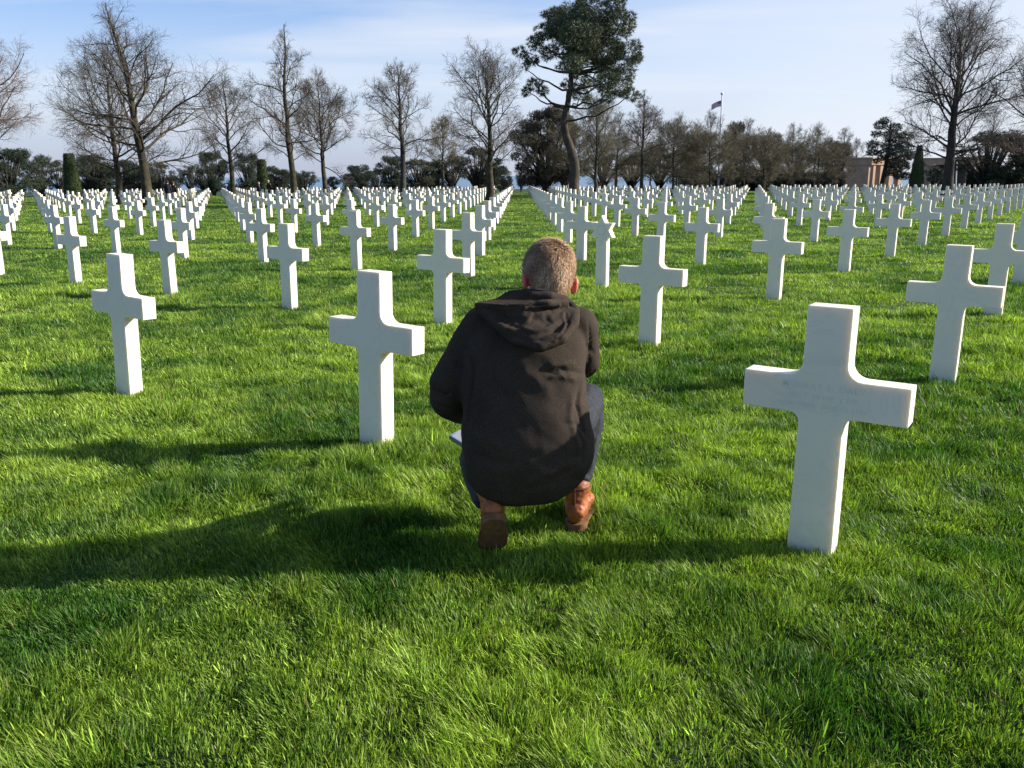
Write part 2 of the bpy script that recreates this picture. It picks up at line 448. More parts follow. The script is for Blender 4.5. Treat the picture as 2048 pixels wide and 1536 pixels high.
def bare_tree_mesh(seed, Hh, Rc, hb, tr, n1=26, n2=9, n3=7, n4=5, peak=0.25, top=0.6, a0=75, a1=30, up1=0.07, twig=0.012, path=None, spread=1.0, wob=0.05, forks=0):
    rs = np.random.RandomState(seed)
    K = 15
    if path is None:
        zz = np.linspace(0, Hh, K)
        wx_ = np.cumsum(rs.randn(K) * wob * Hh / K * 1.5); wy_ = np.cumsum(rs.randn(K) * wob * Hh / K * 1.5)
        wx_ -= wx_[0]; wy_ -= wy_[0]
        TP = np.stack([wx_, wy_, zz], 1)[None]
    else:
        TP = np.array(path, float)[None]; K = TP.shape[1]; TP[0, 0, 2] = -0.1
    tt = np.linspace(0, 1, K)
    tr = tr * 0.72
    TR = (tr * (1 - tt) ** 0.85 + 0.02 + tr * 0.35 * np.exp(-tt * 22))[None]
    axis = np.array([0, 0, 0.0])
    tb = hb / Hh
    def L1(t, m):
        s = np.clip((t - tb) / (1 - tb), 0, 1)
        e = np.where(s < peak, 0.72 + 0.28 * s / peak, ((1 - s) / (1 - peak)) ** top)
        return Rc * np.maximum(e, 0.10) * 1.12
    def A1(t):
        s = np.clip((t - tb) / (1 - tb), 0, 1)
        return (RAD(a0) * (1 - s) + RAD(a1) * s) * (0.85 + 0.3 * rs.rand(*t.shape))
    P1, R1 = spawn(rs, TP, TR, n1, tb, 0.985, A1, L1, 8, up1, 0.17, 0.42, 0.03, outward=0)
    # spread azimuths evenly (golden angle) by rotating each limb about its root
    root = P1[:, :1]; rel = P1 - root
    az0 = np.arctan2(rel[:, -1, 1], rel[:, -1, 0]); want = np.arange(len(P1)) * 2.39996 + rs.rand(len(P1)) * 0.5
    da = want - az0; c, s = np.cos(da)[:, None], np.sin(da)[:, None]
    P1 = np.stack([rel[..., 0] * c - rel[..., 1] * s, rel[..., 0] * s + rel[..., 1] * c, rel[..., 2]], 2) + root
    ln1 = np.linalg.norm(P1[:, -1] - P1[:, 0], axis=1)
    R1 = np.minimum(R1, (0.009 + 0.0145 * ln1)[:, None] * (1 - 0.72 * np.linspace(0, 1, 9))[None])
    P2, R2 = spawn(rs, P1, R1, n2, 0.22, 1.0, (RAD(28), RAD(55)), lambda t, m: (ln1[:, None] * 0.52 * (1.12 - 0.75 * t)), 5, 0.06, 0.20, 0.6, twig * 1.3)
    par = np.repeat(ln1, n2); kp = rs.rand(len(par)) < np.clip(par / (0.55 * ln1.max()), 0.22, 1); P2, R2 = P2[kp], R2[kp]
    ln2 = np.linalg.norm(P2[:, -1] - P2[:, 0], axis=1)
    P3, R3 = spawn(rs, P2, R2, n3, 0.15, 1.0, (RAD(25), RAD(60)), lambda t, m: (ln2[:, None] * 0.50 * (1.2 - 0.6 * t) + 0.12), 3, 0.05, 0.24, 0.6, twig)
    par = np.repeat(ln2, n3); kp = rs.rand(len(par)) < np.clip(par / (0.40 * ln2.max()), 0.25, 1); P3, R3 = P3[kp], R3[kp]
    ln3 = np.linalg.norm(P3[:, -1] - P3[:, 0], axis=1)
    P4, R4 = spawn(rs, P3, R3, n4, 0.2, 1.0, (RAD(20), RAD(65)), lambda t, m: (ln3[:, None] * 0.55 * (1.1 - 0.4 * t) + 0.10), 2, 0.04, 0.2, 0.7, twig * 0.8)
    tv, tq = join_tubes([tubes(TP, TR, 10), tubes(P1, R1, 6)])
    cv, cq = join_tubes([tubes(P2, R2, 4), tubes(P3, R3, 3), tubes(P4, R4, 3)])
    return (mesh_np('trunk', tv, tq, None, True, uniform=4), mesh_np('crown', cv, cq, None, True, uniform=4))

def leaf_clumps(rs, centers, radii, per, size, squash=0.8, shell=0.55, col=((0.02, 0.045, 0.02), (0.05, 0.085, 0.03)), needle=8, flat=0.45):
    """clumps of small pointed leaves on and in each lobe; returns verts, tris, colours"""
    V, C = [], []
    for c, r in zip(centers, radii):
        n = int(per * (r ** 2))
        d = rs.randn(n, 3); d /= np.linalg.norm(d, axis=1, keepdims=True)
        q = (shell + (1 - shell) * rs.rand(n) ** 0.6)[:, None]
        # knobbly surface
        kn = 0.78 + 0.40 * vnoise(d[:, 0] * 2.3 + c[0] * 3.1 + 40, d[:, 2] * 2.3 + d[:, 1] * 1.7 + c[2] * 2.7 + 40)[:, None]
        p = np.array(c) + d * q * kn * np.array([r, r, r * squash])
        k = needle
        dirs = rs.randn(n, k, 3) + d[:, None] * 0.9 + np.array([0, 0, 0.35]); dirs /= np.linalg.norm(dirs, axis=2, keepdims=True)
        side = np.cross(dirs, rs.randn(n, k, 3)); side /= np.linalg.norm(side, axis=2, keepdims=True)
        L = size * (0.6 + 0.8 * rs.rand(n, k, 1))
        a = p[:, None] + side * L * flat * 0.5; b_ = p[:, None] - side * L * flat * 0.5; e = p[:, None] + dirs * L
        V.append(np.stack([a, b_, e], 2).reshape(-1, 3))
        t_ = np.clip(rs.rand(n) * 0.55 + 0.45 * rs.rand(), 0, 1)[:, None]
        cc = np.array(col[0]) * (1 - t_) + np.array(col[1]) * t_
        C.append(np.repeat(cc, k * 3, 0))
    V = np.concatenate(V); C = np.concatenate(C)
    return V, np.arange(len(V)), C
LEAF, nt, b = new_mat('evergreen_leaves')
at_ = N(nt, 'ShaderNodeAttribute', attribute_name='col'); nt.links.new(at_.outputs['Color'], b.inputs['Base Color'])
b.inputs['Roughness'].default_value = 0.55; b.inputs['Specular IOR Level'].default_value = 0.35

def place_tree(name, label, cat, trunk_me, crown_me, bmat, cmat, loc, rz=0, scale=1.0, group=None, sx=None):
    r = empty(name, loc, rz)
    if sx is not None: r.scale = (scale * sx, scale * sx, scale)
    else: r.scale = (scale,) * 3
    tag(r, label, cat, group)
    if len(trunk_me.materials) == 0: trunk_me.materials.append(bmat)
    if len(crown_me.materials) == 0: crown_me.materials.append(cmat)
    link_mesh('trunk', trunk_me, None, r); link_mesh('crown', crown_me, None, r)
    return r

def ground_at(px_, Y):                # foot of something seen in column px_ at depth Y
    a = at(px_, 380, Y); return Vector((a.x, Y, 0))

# --- leading bare trees: (px, depth, top py, crown half width px, crown base py, trunk radius, seed, opts, bark, twig, label)
BT = [
 (293, 56, 6, 158, 348, 0.40, 21, dict(n1=34, n2=11, n3=7, n4=4, peak=0.10, top=0.80, a0=80, a1=28, up1=0.035), BARK_MOSS, TWIG_GREY, 'tallest bare tree, at the left, its crown reaching the top edge'),
 (239, 66, 132, 118, 352, 0.33, 22, dict(n1=30, n2=10, n3=8, n4=5, peak=0.35, top=0.55, a0=80, a1=35), BARK_MOSS, TWIG_GREY, 'bare tree with a wide crown just left of the tallest tree'),
 (466, 74, 180, 82, 340, 0.30, 23, dict(n1=24, n2=9, n3=7, n4=5, peak=0.4, top=0.5, a0=70, a1=30), BARK_MOSS, TWIG_GREY, 'mid height bare tree beside the taller clipped green cone at centre left'),
 (589, 66, 46, 80, 330, 0.33, 24, dict(n1=32, n2=9, n3=7, n4=5, peak=0.22, top=0.9, a0=78, a1=26), BARK_MOSS, TWIG_GREY, 'tall narrow bare tree with a pointed top, left of centre'),
 (650, 72, 178, 86, 335, 0.28, 25, dict(n1=28, n2=10, n3=8, n4=5, peak=0.35, top=0.55, a0=82, a1=35, up1=0.04), BARK_MOSS, TWIG_GREY, 'low broad bare tree just right of the narrow pointed tree'),
 (808, 78, 128, 78, 330, 0.40, 26, dict(n1=28, n2=9, n3=7, n4=5, peak=0.22, top=0.62, a0=80, a1=24), BARK_GREY, TWIG_GREY, 'dark trunked bare tree standing alone above the sea, left of centre'),
 (886, 88, 252, 48, 340, 0.24, 27, dict(n1=22, n2=8, n3=7, n4=5, peak=0.4, top=0.5), BARK_GREY, TWIG_BROWN, 'smallest bare tree, between two larger ones left of the middle alley'),
 (979, 70, 138, 92, 345, 0.42, 28, dict(n1=30, n2=10, n3=7, n4=5, peak=0.45, top=0.42, a0=58, a1=22, up1=0.05), BARK_MOSS, TWIG_GREY, 'full crowned bare tree at the left side of the middle alley'),
 (1190, 76, 222, 58, 335, 0.24, 29, dict(n1=24, n2=10, n3=7, n4=5, peak=0.5, top=0.4, a0=50, a1=22), BARK_GREY, TWIG_BROWN, 'bare tree immediately right of the leaning pine trunk'),
 (1282, 80, 180, 52, 335, 0.24, 30, dict(n1=26, n2=10, n3=7, n4=4, peak=0.25, top=0.9, a0=70, a1=22), BARK_GREY, TWIG_GREY, 'bare tree with a tall spire above the brown row, right of the pine'),
 (1893, 62, 46, 128, 330, 0.52, 31, dict(n1=34, n2=12, n3=9, n4=4, peak=0.5, top=0.38, a0=66, a1=16, up1=0.045), BARK_GREY, TWIG_GREY, 'largest bare tree at the right with a thick dark trunk and broad crown'),
 (-25, 48, 95, 108, 300, 0.35, 32, dict(n1=28, n2=11, n3=8, n4=5, peak=0.4, top=0.5, a0=80, a1=30), BARK_GREY, TWIG_RED, 'reddish twigged bare tree cut off by the left edge'),
 (2085, 60, 150, 120, 320, 0.40, 33, dict(n1=26, n2=11, n3=8, n4=5, peak=0.4, top=0.5, a0=80, a1=30), BARK_GREY, TWIG_RED, 'reddish twigged bare tree cut off by the right edge'),
]
for (px_, Y, top_, hw, cb_, tr_, sd, opt, bm_, tm_, lab) in BT:
    g0 = ground_at(px_, Y)
    Hh = at(px_, top_, Y).z; Rc = hw / FPX * Y * 1.04; hb = max(1.5, at(px_, cb_, Y).z)
    if sd == 21: opt = dict(opt, path=[(0.68 * x_ / FPX * Y, 0.15 * math.sin(k * .8), at(293, y_, Y).z) for k, (x_, y_) in enumerate([(0, 400), (-1, 372), (-2, 345), (-4, 318), (-6, 290), (-9, 262), (-11, 234), (-14, 206), (-18, 178), (-23, 150), (-29, 122), (-36, 95), (-43, 66), (-50, 38), (-56, 6)])])
    opt = dict(opt, n4=4)
    if sd in (31, 21): Hh *= 0.93
    tme, cme = bare_tree_mesh(sd, Hh, Rc, hb, tr_, twig=0.0074 * Y / 60, **opt)
    place_tree('bare_tree', lab, 'tree', tme, cme, bm_, tm_, g0)
    TREE_CLEAR.append((g0.x, g0.y, tr_ + 0.55))

# --- the row of low dense brown trees right of the pine, and thin taller ones behind it
protoA = [bare_tree_mesh(s, 7.0, 3.7, 2.0, 0.20, n1=30, n2=10, n3=8, n4=4, peak=0.4, top=0.35, a0=82, a1=40, up1=0.04, twig=0.0125) for s in (41, 42, 43)]
rowpos = [(1150, 88), (1232, 92), (1345, 84), (1418, 82), (1474, 90), (1526, 86), (1580, 92), (1632, 95), (1662, 100), (1300, 100), (1385, 102)]
for k, (px_, Y) in enumerate(rowpos):
    t_, c_ = protoA[k % 3]
    top_ = [262, 280, 262, 275, 280, 285, 292, 285, 300, 300, 300][k]
    Hh = hgt_at(px_, top_, Y)
    place_tree('low_bare_tree', 'low dense brown bare tree, %s from the left in the row beyond the crosses' % ORD[sorted(range(11), key=lambda q: rowpos[q][0]).index(k) + 1], 'tree', t_, c_, BARK_GREY, TWIG_BROWN, ground_at(px_, Y), k * 1.7, Hh / 7.4, 'low brown trees right of the pine', sx=1.12)
protoB = [bare_tree_mesh(s, 12.0, 3.0, 5.0, 0.20, n1=22, n2=8, n3=6, n4=3, peak=0.35, top=0.6, a0=60, a1=25, twig=0.009) for s in (51, 52)]
tallpos = [(1352, 236, 112), (1418, 224, 112), (1488, 238, 118), (1530, 258, 120), (1580, 248, 116), (1627, 248, 120), (1682, 256, 118), (1708, 278, 122), (1232, 225, 110), (1970, 215, 98)]
for k, (px_, top_, Y) in enumerate(tallpos):
    t_, c_ = protoB[k % 2]; Hh = hgt_at(px_, top_, Y)
    place_tree('thin_bare_tree', 'thin pale bare tree rising behind the brown row, %s from the left of its kind' % ORD[sorted(range(10), key=lambda q: tallpos[q][0]).index(k) + 1], 'tree', t_, c_, BARK_GREY, TWIG_GREY, ground_at(px_, Y), k * 2.1, Hh / 12.3, 'thin trees behind the brown row')

# --- leaning pine
PY = 58.0
tp = [(1149, 395, 22), (1148, 372, 21), (1150, 345, 20), (1149, 325, 19), (1142, 300, 17), (1131, 270, 15), (1127, 243, 14), (1134, 213, 11), (1140, 180, 10), (1143, 145, 8), (1150, 105, 6), (1153, 60, 4), (1152, 25, 2)]
prs = np.random.RandomState(77)
base = at(1148, 395, PY); PX0 = Vector((base.x, PY, 0))
tpath = []
for k, (a_, b2, w_) in enumerate(tp):
    q = at(a_, b2, PY) - PX0
    tpath.append((q.x, math.sin(k * 0.7) * 0.25, max(q.z, 0.0)))
tpath = [(tpath[0][0], tpath[0][1], -0.1)] + tpath
trad = [tp[0][2] * 1.25] + [t_[2] for t_ in tp]
TPn = np.array(tpath)[None]; TRn = (np.array(trad) / FPX * PY / 2)[None]
lobes = [(1151, 13, 36), (1104, 24, 19), (1124, 36, 36), (1179, 32, 40), (1220, 27, 26), (1091, 52, 24), (1138, 68, 40), (1192, 68, 44), (1236, 57, 32), (1069, 83, 19), (1040, 106, 15), (1064, 116, 19), (1102, 96, 24), (1150, 109, 36), (1206, 109, 42), (1252, 107, 30), (1275, 88, 13), (1274, 117, 13), (1138, 137, 30), (1165, 156, 26), (1216, 135, 34), (1244, 150, 25), (1200, 172, 28), (1233, 178, 28), (1254, 196, 19), (1168, 186, 19), (1068, 177, 18), (1084, 184, 12), (1054, 184, 12), (1128, 178, 11), (1050, 134, 7), (1180, 55, 45), (1150, 85, 45), (1215, 90, 45), (1120, 66, 30), (1205, 203, 14)]
cen, rad = [], []
for (a_, b2, r_) in lobes:
    dpt = prs.uniform(-1, 1) * math.sqrt(max(0.0, 1 - ((a_ - 1160) / 130) ** 2)) * 3.2
    p = at(a_, b2, PY) - PX0
    cen.append((p.x, dpt, p.z)); rad.append(r_ / FPX * PY)
extra_c, extra_r = [], []
for c_, r_ in zip(cen, rad):
    for _ in range(4):
        d = prs.randn(3); d /= np.linalg.norm(d)
        extra_c.append((c_[0] + d[0] * r_ * 0.72, c_[1] + d[1] * r_ * 1.0, c_[2] + d[2] * r_ * 0.6)); extra_r.append(r_ * prs.uniform(0.30, 0.48))
v_, f_, c_ = leaf_clumps(prs, cen + extra_c, [r * 0.88 for r in rad] + [q * 1.0 for q in extra_r], 260, 0.20, 0.72, 0.5, ((0.018, 0.030, 0.017), (0.130, 0.150, 0.068)), 11, 0.13)
pine_crown = mesh_np('crown', v_, f_, None, False, c_, uniform=3)
lb, lr = [], []
TPa = np.array(tpath)
for c0, r0 in zip(cen, rad):
    tz = c0[2] - abs(c0[0] - 0.3) * 0.28 - 0.3
    k = int(np.argmin(abs(TPa[:, 2] - tz))); k = max(7, min(k, len(TPa) - 2))
    s0 = TPa[k]; e0 = np.array(c0); 
    pts = [s0 + (e0 - s0) * w + np.array([0, 0, -0.35 * math.sin(w * math.pi)]) + prs.randn(3) * 0.07 * (w > 0) for w in np.linspace(0, 1, 7)]
    lb.append(pts); lr.append(np.linspace(0.085, 0.025, 7))
tv1, tq1 = tubes(TPn, TRn, 14); tv2, tq2 = tubes(np.array(lb), np.array(lr), 6)
v_, q_ = join_tubes([(tv1, tq1), (tv2, tq2)])
pine_trunk = mesh_np('trunk', v_, q_, None, True, uniform=4)
place_tree('leaning_pine', 'tall dark green pine with a bent bare trunk beside the middle alley', 'tree', pine_trunk, pine_crown, BARK_PINE, LEAF, PX0)
TREE_CLEAR.append((PX0.x, PX0.y, 1.0))

# --- evergreens behind: prototypes with windswept lobes, trunks forking low
def evergreen_proto(seed, W, Hh, n, col, per=190, size=0.21, base=0.35, cone=0.0, needle=8):
    rs = np.random.RandomState(seed)
    cs_, rs_ = [], []
    for k in range(n):
        t_ = rs.rand()
        z = Hh * (base + (1 - base) * t_)
        w = W * (1 - cone * t_) * math.sqrt(max(0.05, 1 - (max(0, t_ - 0.45) / 0.62) ** 2)) * (1 if cone == 0 else 1)
        a = rs.rand() * 6.283; q = math.sqrt(rs.rand()) * w * 0.85
        cs_.append((q * math.cos(a), q * math.sin(a), z - 0.12 * Hh * 0.5)); rs_.append(rs.uniform(0.13, 0.27) * W)
    v_, f_, c_ = leaf_clumps(rs, cs_, rs_, per, size, 0.58, 0.25, col, needle, 0.16)
    v_[:, 2] = np.maximum(v_[:, 2], 0.15)
    crown = mesh_np('crown', v_, f_, None, False, c_, uniform=3)
    P, R = [], []
    for c0 in cs_:
        a = np.array([rs.randn() * 0.08 * W * 0.3, rs.randn() * 0.08 * W * 0.3, -0.1]); m_ = np.array([c0[0] * 0.25, c0[1] * 0.25, Hh * 0.3]); e = np.array(c0)
        P.append([(1 - w) ** 2 * a + 2 * w * (1 - w) * m_ + w * w * e for w in np.linspace(0, 1, 6)]); R.append(np.linspace(0.16, 0.03, 6))
    tv, tq = tubes(np.array(P), np.array(R), 5)
    return mesh_np('trunk', tv, tq, None, True, uniform=4), crown
DG = ((0.014, 0.026, 0.014), (0.048, 0.066, 0.028))
BG = ((0.035, 0.042, 0.018), (0.085, 0.085, 0.035))
EP = [evergreen_proto(61, 3.4, 5.5, 50, DG, base=0.15), evergreen_proto(62, 3.0, 5.5, 42, BG, base=0.18), evergreen_proto(63, 4.2, 5.5, 64, DG, base=0.13), evergreen_proto(64, 3.6, 5.5, 30, DG, base=0.45)]
# (px, depth, top py, half width px, prototype, label)
EV = [
 (20, 96, 296, 62, 2, 'dark pine clump at the left edge beneath the reddish tree'),
 (85, 104, 300, 42, 3, 'dark pine with a gap beneath, left of the taller clipped cone'),
 (188, 106, 308, 40, 2, 'dark windswept pine behind the left clipped cone'),
 (205, 112, 322, 40, 1, 'olive bushy pine behind the wide crowned bare tree'),
 (252, 104, 318, 40, 0, 'dark pine between the two largest bare trees at left'),
 (322, 104, 322, 30, 1, 'brownish small pine right of the tallest tree trunk'),
 (383, 112, 324, 24, 3, 'small dark pine standing alone against the sea'),
 (428, 104, 302, 34, 2, 'rounded dark pine left of the mid height bare tree'),
 (497, 106, 304, 34, 0, 'dark pine behind the clipped cone at centre left'),
 (562, 102, 338, 30, 2, 'dark bushy pine right of the clipped cone at centre left'),
 (612, 106, 336, 30, 3, 'flat topped dark pine under the narrow pointed tree'),
 (668, 116, 352, 16, 0, 'tiny round dark pine against the sea'),
 (722, 106, 330, 34, 2, 'round dark pine against the sea left of the dark trunk'),
 (782, 100, 310, 38, 0, 'dark pine touching the dark trunk on its left'),
 (838, 102, 316, 44, 1, 'olive pine right of the dark trunked bare tree'),
 (905, 108, 300, 40, 3, 'dark pine behind the smallest bare tree'),
 (955, 104, 290, 50, 1, 'olive pine left of the full crowned bare tree'),
 (1012, 112, 350, 16, 0, 'small dark bush right of the full crowned tree foot'),
 (1042, 118, 338, 12, 3, 'thin little pine at the end of the middle alley'),
 (1092, 92, 208, 66, 2, 'large rounded olive brown evergreen left of the leaning pine'),
 (1128, 104, 240, 36, 1, 'dark evergreen behind the leaning pine trunk'),
 (1205, 122, 300, 50, 3, 'dark pine grove tree first to the right of the leaning pine'),
 (1262, 124, 300, 46, 3, 'dark pine second to the right of the leaning pine, low crown'),
 (1318, 124, 285, 46, 3, 'dark pine third to the right of the leaning pine'),
 (1385, 122, 266, 50, 2, 'dark pine behind the brown row left of the flagpole'),
 (1471, 116, 240, 34, 0, 'rounded dark pine rising just right of the flagpole'),
 (1530, 124, 268, 50, 2, 'broad dark pine behind the brown row right of the flagpole'),
 (1590, 126, 290, 40, 1, 'olive evergreen behind the brown row, far right of the flagpole'),
 (1672, 124, 284, 34, 2, 'dark evergreen just left of the pink memorial building'),
 (1791, 96, 232, 54, 0, 'dark layered conifer standing before the pink memorial building'),
 (1972, 92, 258, 88, 1, 'dark brown green thicket tree right of the largest bare tree'),
 (2046, 90, 268, 74, 2, 'dark evergreen thicket at the right edge'),
 (122, 114, 318, 24, 1, 'olive brown pine just behind the left clipped cone, lower than its neighbours'),
 (290, 114, 330, 34, 2, 'dark pine hidden behind the tallest tree trunk'),
 (350, 118, 344, 24, 3, 'low dark bush behind the strolling pair'),
 (410, 116, 336, 30, 1, 'low olive pine between the lone pine and the rounded pine at left'),
 (545, 112, 330, 26, 1, 'olive pine squeezed behind the clipped cone at centre left'),
 (590, 114, 345, 36, 2, 'low dark bushes under the narrow pointed tree trunk'),
 (700, 116, 346, 26, 0, 'low dark pine left of the round dark pine against the sea'),
 (755, 114, 330, 30, 3, 'dark pine between the round pine and the dark trunk'),
 (868, 110, 322, 30, 2, 'dark pine left of the smallest bare tree'),
 (985, 116, 318, 40, 2, 'dark pine behind the full crowned bare tree trunk'),
 (1868, 112, 326, 26, 3, 'dark rounded shrub tree before the building, left of the thick trunk'),
]
EP_BIG = evergreen_proto(66, 4.4, 8.6, 80, ((0.045, 0.040, 0.022), (0.125, 0.100, 0.060)), base=0.2, size=0.24)
for k, (px_, Y, top_, hw, pr, lab) in enumerate(EV):
    Hh = hgt_at(px_, top_, Y); W = hw / FPX * Y
    pt = EP[pr]; W0 = (3.4, 3.0, 4.2, 3.6)[pr] * 1.0; H0 = 5.5
    if 'layered' in lab:
        g0 = ground_at(px_ - 26, Y); rs = np.random.RandomState(70)
        LB = [(1781, 240, 11), (1770, 250, 13), (1792, 255, 14), (1763, 266, 11), (1778, 272, 18), (1800, 274, 15), (1756, 288, 15), (1782, 293, 21), (1808, 292, 16), (1744, 304, 13), (1765, 308, 17), (1795, 312, 22), (1822, 310, 14), (1750, 322, 9), (1776, 328, 17), (1806, 332, 20), (1828, 330, 12), (1790, 350, 13), (1818, 352, 12), (1768, 346, 8)]
        cc_ = [tuple(at(a_, b2, Y) - g0 + Vector((0, rs.uniform(-1.6, 1.6), 0))) for a_, b2, r_ in LB]; rr_ = [r_ / FPX * Y for a_, b2, r_ in LB]
        v_, f_, c_ = leaf_clumps(rs, cc_, rr_, 330, 0.20, 0.62, 0.3, ((0.014, 0.026, 0.018), (0.045, 0.065, 0.038)), 8, 0.2)
        stem = [tuple(at(a_, b2, Y) - g0) for a_, b2 in [(1762, 372), (1768, 350), (1774, 320), (1779, 290), (1781, 262), (1782, 242)]]; stem[0] = (stem[0][0], 0, -0.1)
        Pb = [np.array(stem)]; Rb = [np.linspace(0.30, 0.06, 6)]
        for c0 in cc_: s0 = np.array(stem[min(4, max(1, int(np.argmin([abs(q[2] - c0[2] + 0.5) for q in stem]))))]); Pb.append(np.array([s0 + (np.array(c0) - s0) * w for w in np.linspace(0, 1, 6)])); Rb.append(np.linspace(0.08, 0.03, 6))
        tv, tq = tubes(np.array(Pb), np.array(Rb), 6)
        place_tree('conifer_tree', lab, 'tree', mesh_np('trunk', tv, tq, None, True, uniform=4), mesh_np('crown', v_, f_, None, False, c_, uniform=3), BARK_GREY, LEAF, g0)
        continue
    if 'large rounded' in lab: pt, W0, H0 = EP_BIG, 4.4, 8.6
    r = place_tree('evergreen_tree', lab, 'tree', pt[0], pt[1], BARK_GREY, LEAF, ground_at(px_, Y), k * 1.3, 1.0, 'evergreens beyond the headstones')
    r.scale = (W / W0 * 1.08, W / W0 * 1.08, Hh / H0 * 0.98)

# --- clipped cones (topiary)
TOPI = noise_mat('clipped_hedge', (0.030, 0.046, 0.014), (0.060, 0.080, 0.022), 6, 0.9, 1.0, 22, bdist=0.08)
def cone_mesh(seed, r0, r1, Hh):
    rs = np.random.RandomState(seed)
    n = 11000
    t_ = rs.rand(n); a = rs.rand(n) * 6.283
    rr = (r0 + (r1 - r0) * t_) 
    topn = 500
    p = np.stack([rr * np.cos(a), rr * np.sin(a), t_ * Hh], 1)
    p2 = np.stack([np.sqrt(rs.rand(topn)) * r1 * np.cos(a[:topn]), np.sqrt(rs.rand(topn)) * r1 * np.sin(a[:topn]), np.full(topn, Hh)], 1)
    p = np.concatenate([p, p2]) + rs.randn(n + topn, 3) * 0.03
    d = rs.randn(len(p), 3); d /= np.linalg.norm(d, axis=1, keepdims=True)
    s = np.cross(d, rs.randn(len(p), 3)); s /= np.linalg.norm(s, axis=1, keepdims=True)
    V = np.stack([p + s * 0.028, p - s * 0.028, p + d * 0.06], 1).reshape(-1, 3)
    cl = (np.array(DG[0]) * 1.1)[None] * (1 - t_[:1]) + 0 * V
    tt_ = rs.rand(len(p))[:, None]; cl = np.repeat(np.array([0.024, 0.036, 0.012]) * (1 - tt_) + np.array([0.070, 0.085, 0.024]) * tt_, 3, 0)
    leaves = mesh_np('foliage', V, np.arange(len(V)), None, False, cl, uniform=3)
    K = 40; Z = 14
    bm = bmesh.new(); rings = []
    for z in range(Z + 1):
        q = z / Z; ra = (r0 + (r1 - r0) * q) * 0.985
        rings.append([bm.verts.new((ra * math.cos(6.2832 * k / K) * (1 + rs.randn() * .008), ra * math.sin(6.2832 * k / K) * (1 + rs.randn() * .008), q * Hh - (0.05 if z == 0 else 0))) for k in range(K)])
    for z in range(Z):
        for k in range(K): bm.faces.new((rings[z][k], rings[z][(k + 1) % K], rings[z + 1][(k + 1) % K], rings[z + 1][k]))
    bm.faces.new(rings[-1])
    return bm_mesh('body', bm, True), leaves
for (px_, Y, top_, wb, wt, lab) in [(146, 74, 308, 37, 17, 'dark green clipped truncated cone shrub at the far left, in front of pines'), (527, 82, 320, 28, 14, 'dark green clipped cone shrub between bare trees, left of centre'), (1831, 92, 292, 32, 9, 'slender dark clipped cone before the pink building at right')]:
    Hh = hgt_at(px_, top_, Y)
    bme, lme = cone_mesh(int(px_), wb / 2 / FPX * Y, wt / 2 / FPX * Y, Hh)
    r = empty('topiary_cone', ground_at(px_, Y)); tag(r, lab, 'shrub')
    link_mesh('shrub_body', bme, TOPI, r); link_mesh('foliage', lme, LEAF, r)
    TREE_CLEAR.append((r.location.x, r.location.y, wb / 2 / FPX * Y + 0.4))

# --- long clipped hedge closing the lawn on the right
def hedge_mesh(p0, p1, Hh, th):
    rs = np.random.RandomState(9)
    L = (p1 - p0).length; d = (p1 - p0) / L; nrm = Vector((d.y, -d.x, 0))
    n = 26000
    t_ = rs.rand(n) * L; face = rs.rand(n) < 0.7
    z = np.where(face, rs.rand(n) * Hh, Hh); o = np.where(face, th / 2, (rs.rand(n) - .5) * th)
    p = np.stack([p0.x + d.x * t_ + nrm.x * o, p0.y + d.y * t_ + nrm.y * o, z], 1) + rs.randn(n, 3) * 0.06
    dd = rs.randn(n, 3); dd /= np.linalg.norm(dd, axis=1, keepdims=True)
    s = np.cross(dd, rs.randn(n, 3)); s /= np.linalg.norm(s, axis=1, keepdims=True)
    V = np.stack([p + s * 0.09, p - s * 0.09, p + dd * 0.22], 1).reshape(-1, 3)
    tt_ = rs.rand(n)[:, None]; cl = np.repeat(np.array([0.016, 0.026, 0.012]) * (1 - tt_) + np.array([0.035, 0.05, 0.02]) * tt_, 3, 0)
    leaves = mesh_np('foliage', V, np.arange(len(V)), None, False, cl, uniform=3)
    c = [p0 + nrm * th / 2, p1 + nrm * th / 2, p1 - nrm * th / 2, p0 - nrm * th / 2]
    vv = [(q.x, q.y, -0.1) for q in c] + [(q.x, q.y, Hh - 0.02) for q in c]
    return pydata('body', vv, [(0, 3, 2, 1), (4, 5, 6, 7), (0, 1, 5, 4), (1, 2, 6, 5), (2, 3, 7, 6), (3, 0, 4, 7)]), leaves
for (q0, Y0, q1, Y1, lab) in [(1385, 132, 1688, 124, 'low dark hedge under the brown trees, left of the pink building'), (1935, 116, 2140, 108, 'low dark hedge at the right edge, behind the largest bare tree')]:
    a0 = ground_at(q0, Y0); a1 = ground_at(q1, Y1)
    bme, lme = hedge_mesh(a0, a1, 2.3, 1.6)
    r = empty('hedge', (0, 0, 0)); tag(r, lab, 'hedge')
    link_mesh('hedge_body', bme, TOPI, r); link_mesh('foliage', lme, LEAF, r)

